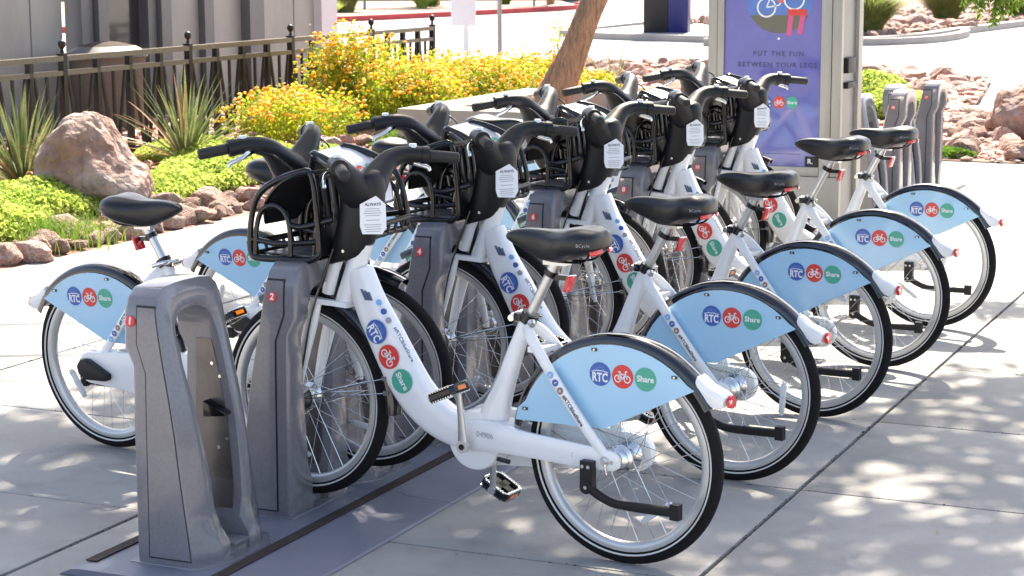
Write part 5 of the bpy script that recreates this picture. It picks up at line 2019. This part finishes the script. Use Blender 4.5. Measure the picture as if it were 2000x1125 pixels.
# ------------------------------------------------------------------ street, islands, far side
def strip(name, pts, width, z0, z1, m, **kw):
    mb = MB()
    P = np.array(pts, float)
    T = np.gradient(P, axis=0)
    T /= np.linalg.norm(T, axis=1)[:, None]
    N = np.stack([-T[:, 1], T[:, 0]], 1) * width / 2
    rings = [[(*(p - n), z0), (*(p + n), z0), (*(p + n), z1), (*(p - n), z1)] for p, n in zip(P, N)]
    mb.rings(rings)
    return build(name, mb, m, None, smooth=0, kind='structure', **kw)


strip('red_kerb', cr([(-32, 40), (-28.6, 50.5), (-26.9, 60), (-26.6, 66), (-28, 69)], 6), 0.25, -0.06, 0.10, M['red_kerb'])
sheet('roadside_verge', [(-29.0, 50.3), (-27.2, 60), (-26.9, 66), (-30, 72), (-120, 110), (-120, 20), (-33, 38)], 0.08, M['tan'])
sheet('road_shadow_patch', [(-17.6, 47), (-9.0, 42), (-9.0, 41.4), (-17.4, 46)], -0.054, M['kerb'])
isl = [(-18.3, 44.2), (-16.0, 42.6), (-10.3, 41.8), (-9.4, 47), (-12, 52), (-18.0, 53)]
strip('island_kerb', cr(isl + isl[:1], 6), 0.22, -0.06, 0.09, M['kerb'])
sheet('island', isl, 0.04, M['kerb'])
for k in range(60):
    t = k / 59
    x, y = -17.4 + 7.6 * t + random.uniform(-.2, .2), 50.5 - 1.0 * t + random.uniform(-.6, .6)
    s_ = random.uniform(.16, .34)
    rock(x, y, s_ * .4, s_, 'dark rock in the row on the far traffic island, behind the navy pillar', 'rocks on the far island', 'island_rock')
# right-hand planted island with kerb
ri = [(-12.2, 41.0), (-10.4, 42.2), (-9.4, 45.5), (-9.0, 49.5), (-8.6, 58), (-4, 75), (-30, 90), (-20, 60)]
strip('far_kerb', cr([(-13.6, 40.6), (-12.0, 41.0), (-10.5, 42.3), (-9.9, 45.0), (-9.7, 49.0), (-8.6, 58), (-5, 75)], 6), 0.3, -0.06, 0.10, M['kerb'])
sheet('far_bed', [(-12.0, 41.1), (-10.55, 42.4), (-10.0, 45.0), (-9.8, 49.0), (-8.7, 58), (-5, 76), (-5, 120), (-22, 120), (-15, 55)], 0.075, M['soil'])
gravel('far_bed_stones', lambda: in_region([(-12.0, 41.4), (-10.6, 42.6), (-10.0, 45.4), (-9.9, 49.0), (-9.0, 58), (-6, 70), (-14, 70), (-14, 50)]), 1500, 0.08, 0.2, M['rock'], 'brown stones covering the far bed behind the ornamental grasses', z=0.07)


def grass_clump(x, y, h, n, label, seed, m='leaf_dusty', w=0.012, z=0.05, name='ornamental_grass', spread=0.9):
    t = empty(name, (x, y, z), label=label, category='shrub', group='shrubs beyond the street')
    g = np.random.default_rng(seed)
    a = g.random(n) * 2 * pi
    lean = g.random(n) ** 0.8 * spread
    L = h * (0.6 + 0.5 * g.random(n))
    V = []
    s = np.array([0, .35, .7, 1.0])
    b = np.stack([np.cos(a), np.sin(a)], 1) * (h * 0.18 * g.random(n))[:, None]
    P = np.stack([b[:, 0:1] + np.cos(a)[:, None] * lean[:, None] * L[:, None] * s ** 1.5, b[:, 1:2] + np.sin(a)[:, None] * lean[:, None] * L[:, None] * s ** 1.5,
                  L[:, None] * s * (1 - 0.4 * lean[:, None] * s)], 2)
    ww = w * np.array([1, .9, .6, .1])
    sd = np.stack([-np.sin(a), np.cos(a), np.zeros(n)], 1)[:, None, :] * ww[None, :, None]
    VV = np.stack([P - sd, P + sd], 2).reshape(-1, 3)
    k = np.arange(n)[:, None] * 8
    F = np.concatenate([np.concatenate([k + 2 * j, k + 2 * j + 1, k + 2 * j + 3, k + 2 * j + 2], 1) for j in range(3)])
    put('foliage', np_mesh('foliage', VV, F, M[m]), t)['kind'] = 'stuff'
    return t


grass_clump(-11.0, 44.4, 1.25, 2600, 'large rounded ornamental grass right behind the kiosk top', 1)
grass_clump(-12.2, 46.6, 1.1, 1500, 'ornamental grass half hidden by the right edge of the kiosk', 2)
grass_clump(-10.9, 52.0, 1.35, 2400, 'second rounded green shrub on the far bed, right of the largest grass', 3)
grass_clump(-9.8, 56.0, 1.0, 1200, 'smaller green shrub on the far bed under the hanging branches', 4)
grass_clump(-9.6, 64.0, 1.5, 1400, 'olive shrub farthest back on the right', 5)
grass_clump(-30.6, 56.0, 1.5, 1700, 'round spiky bush on the verge beyond the red kerb', 6, m='leaf_dusty')
grass_clump(-31.0, 62.8, 1.2, 1100, 'low green bush on the verge beside the far trunk', 7, m='leaf_grass')
grass_clump(-30.0, 60.2, 0.8, 800, 'small yellow-green bush between verge tree and pole', 8, m='leaf_fern')
grass_clump(-29.2, 52.6, 0.6, 500, 'tiny tuft near the red kerb beyond the shelter', 9, m='leaf_fern')
grass_clump(-29.6, 66.0, 1.0, 800, 'low dark green bush beyond the end of the red kerb', 10, m='leaf_grass')
grass_clump(-34.6, 62.0, 2.0, 1800, 'bright bush in front of the far brown wall', 11, m='leaf_fern')


def pole(name, x, y, h, r, label, cat, m='pole', z=0.0):
    mb = MB().cyl((x, y), r, z, h, 12, axis='Z')
    o = build(name, mb, M[m], None, smooth=40)
    o['label'] = label
    o['category'] = cat
    return o


p = pole('sign_post', -14.2, 30.1, 3.0, 0.05, 'sign pole with a tall white sign seen from behind, above the orange flowers', 'road sign', 'sign', -0.06)
mb = MB().box((-14.2 - .22, 30.1 - .10, 0.72), (-14.2 + .22, 30.1 - .07, 2.6))
build('sign_plate', mb, M['sign'], p, bevel=0.005)
pole('street_post', -13.95, 30.9, 3.0, 0.04, 'plain thin grey pole right of the white sign', 'pole', 'pole', -0.06)
pole('street_post', -15.3, 49.9, 3.0, 0.06, 'grey pole rising from the dark rocks of the traffic island', 'pole')
pole('street_post', -32.2, 51.8, 4.0, 0.05, 'thin grey pole on the verge just right of the shelter', 'pole')
pole('street_post', -31.4, 58.8, 4.0, 0.05, 'thin pole on the verge behind the round spiky bush', 'pole')
pole('street_post', -27.8, 64.5, 3.0, 0.05, 'faint thin pole beyond the road above the tree trunk', 'pole')
tree('verge_tree', (-31.4, 63.6, 0.0), [(0, 0, 0), (0, 0, 1.5), (0.1, 0, 3)], [0.38, 0.33, 0.28], [(0, 0, 5)], [(2, 2, 1.2)], 1500, 0.12, 'thick dark tree trunk on the verge beyond the red kerb', 17)
tree('verge_tree', (-27.9, 66.2, 0.0), [(0, 0, 0), (0, 0, 1.5), (0.1, 0, 3)], [0.16, 0.14, 0.12], [(0, 0, 4.2)], [(1.5, 1.5, 1)], 900, 0.1, 'slender trunk at the far end of the red kerb', 18)

# navy pillar on the island
nb = empty('navy_pillar', (-15.95, 44.9, 0.0), rz=radians(14), label='dark navy and black street pillar standing behind the leaning tree trunk', category='pillar')
mb = MB().box((-.52, -.4, 0.02), (0.05, .4, 3.0))
build('pillar_side', mb, M['bin_black'], nb, bevel=0.02)
mb = MB().box((0.055, -.4, 0.02), (0.52, .4, 3.0))
build('pillar_face', mb, M['bin_blue'], nb, bevel=0.02)
mb = MB()
for k in range(9):
    mb.box((0.10 + k * .04, -0.403, 1.52), (0.128 + k * .04, -0.401, 1.58))
build('pillar_lettering', mb, M['ink_white'], nb, smooth=0)

# far buildings
def building(name, x, y, w, d, h, m, label, rz=0.0, win=6):
    t = empty(name, (x, y, 0), rz=rz, label=label, category='building')
    build('wall', MB().box((-w / 2, -d / 2, -0.06), (w / 2, d / 2, h)), m, t, smooth=0)
    build('roof', MB().box((-w / 2 - .3, -d / 2 - .3, h + .002), (w / 2 + .3, d / 2 + .3, h + .25)), M['wall_light'], t, smooth=0)
    for k in range(win):
        a = -w / 2 + (k + .5) * w / win
        wdw = build('window', MB().box((a - w / win * .28, -d / 2 - .06, 1.1), (a + w / win * .28, -d / 2 - .003, 2.6)), M['wall_light'], t, smooth=0)
        build('pane', MB().box((a - w / win * .24, -d / 2 - .075, 1.2), (a + w / win * .24, -d / 2 - .062, 2.5)), M['dark_glass'], wdw, smooth=0)
    return t


building('far_building', -46, 74, 30, 8, 4.5, M['wall_tan'], 'low dark brown building beyond the verge at the top left', radians(20))
building('far_building', -70, 62, 22, 8, 4.5, M['wall_light'], 'pale building seen through the slot between the shelter panels', radians(35))
building('far_building', 2, 120, 50, 10, 5, M['wall_light'], 'long pale building far beyond the street on the right', 0)

# grit and dry debris caught in the paving joints
gx = [x for x in XE if -8 < x < 0.2]
gy = [y for y in YE if 4 < y < 14]


def joint_point():
    if random.random() < 0.6:
        return random.choice(gx) + random.gauss(0, 0.007), random.uniform(4.5, 14)
    return random.uniform(-7.6, 0.2), random.choice(gy) + random.gauss(0, 0.004)


gravel('joint_grit', joint_point, 3800, 0.0022, 0.0055, M['sub'], 'dark grit caught in the joints of the pavement', z=-0.003)

# few leaves and litter specks on the pavement
lf = []
for k in range(70):
    x, y = random.uniform(-7.6, 0.3), random.uniform(4.6, 13)
    a, s_ = random.uniform(0, 6.28), random.uniform(.006, .014)
    lf.append((x, y, a, s_))
V, F = [], []
for i, (x, y, a, s_) in enumerate(lf):
    c, s = cos(a) * s_, sin(a) * s_
    V += [(x - c, y - s, .002), (x - s * .35, y + c * .35, .006), (x + c, y + s, .003), (x + s * .35, y - c * .35, .005)]
    F.append((4 * i, 4 * i + 1, 4 * i + 2, 4 * i + 3))
o = put('fallen_leaves', np_mesh('fallen_leaves', np.array(V), np.array(F), M['leaf_dry']))
o['kind'] = 'stuff'
o['label'] = 'few tiny dry leaves scattered over the pavement'
o['category'] = 'leaves'
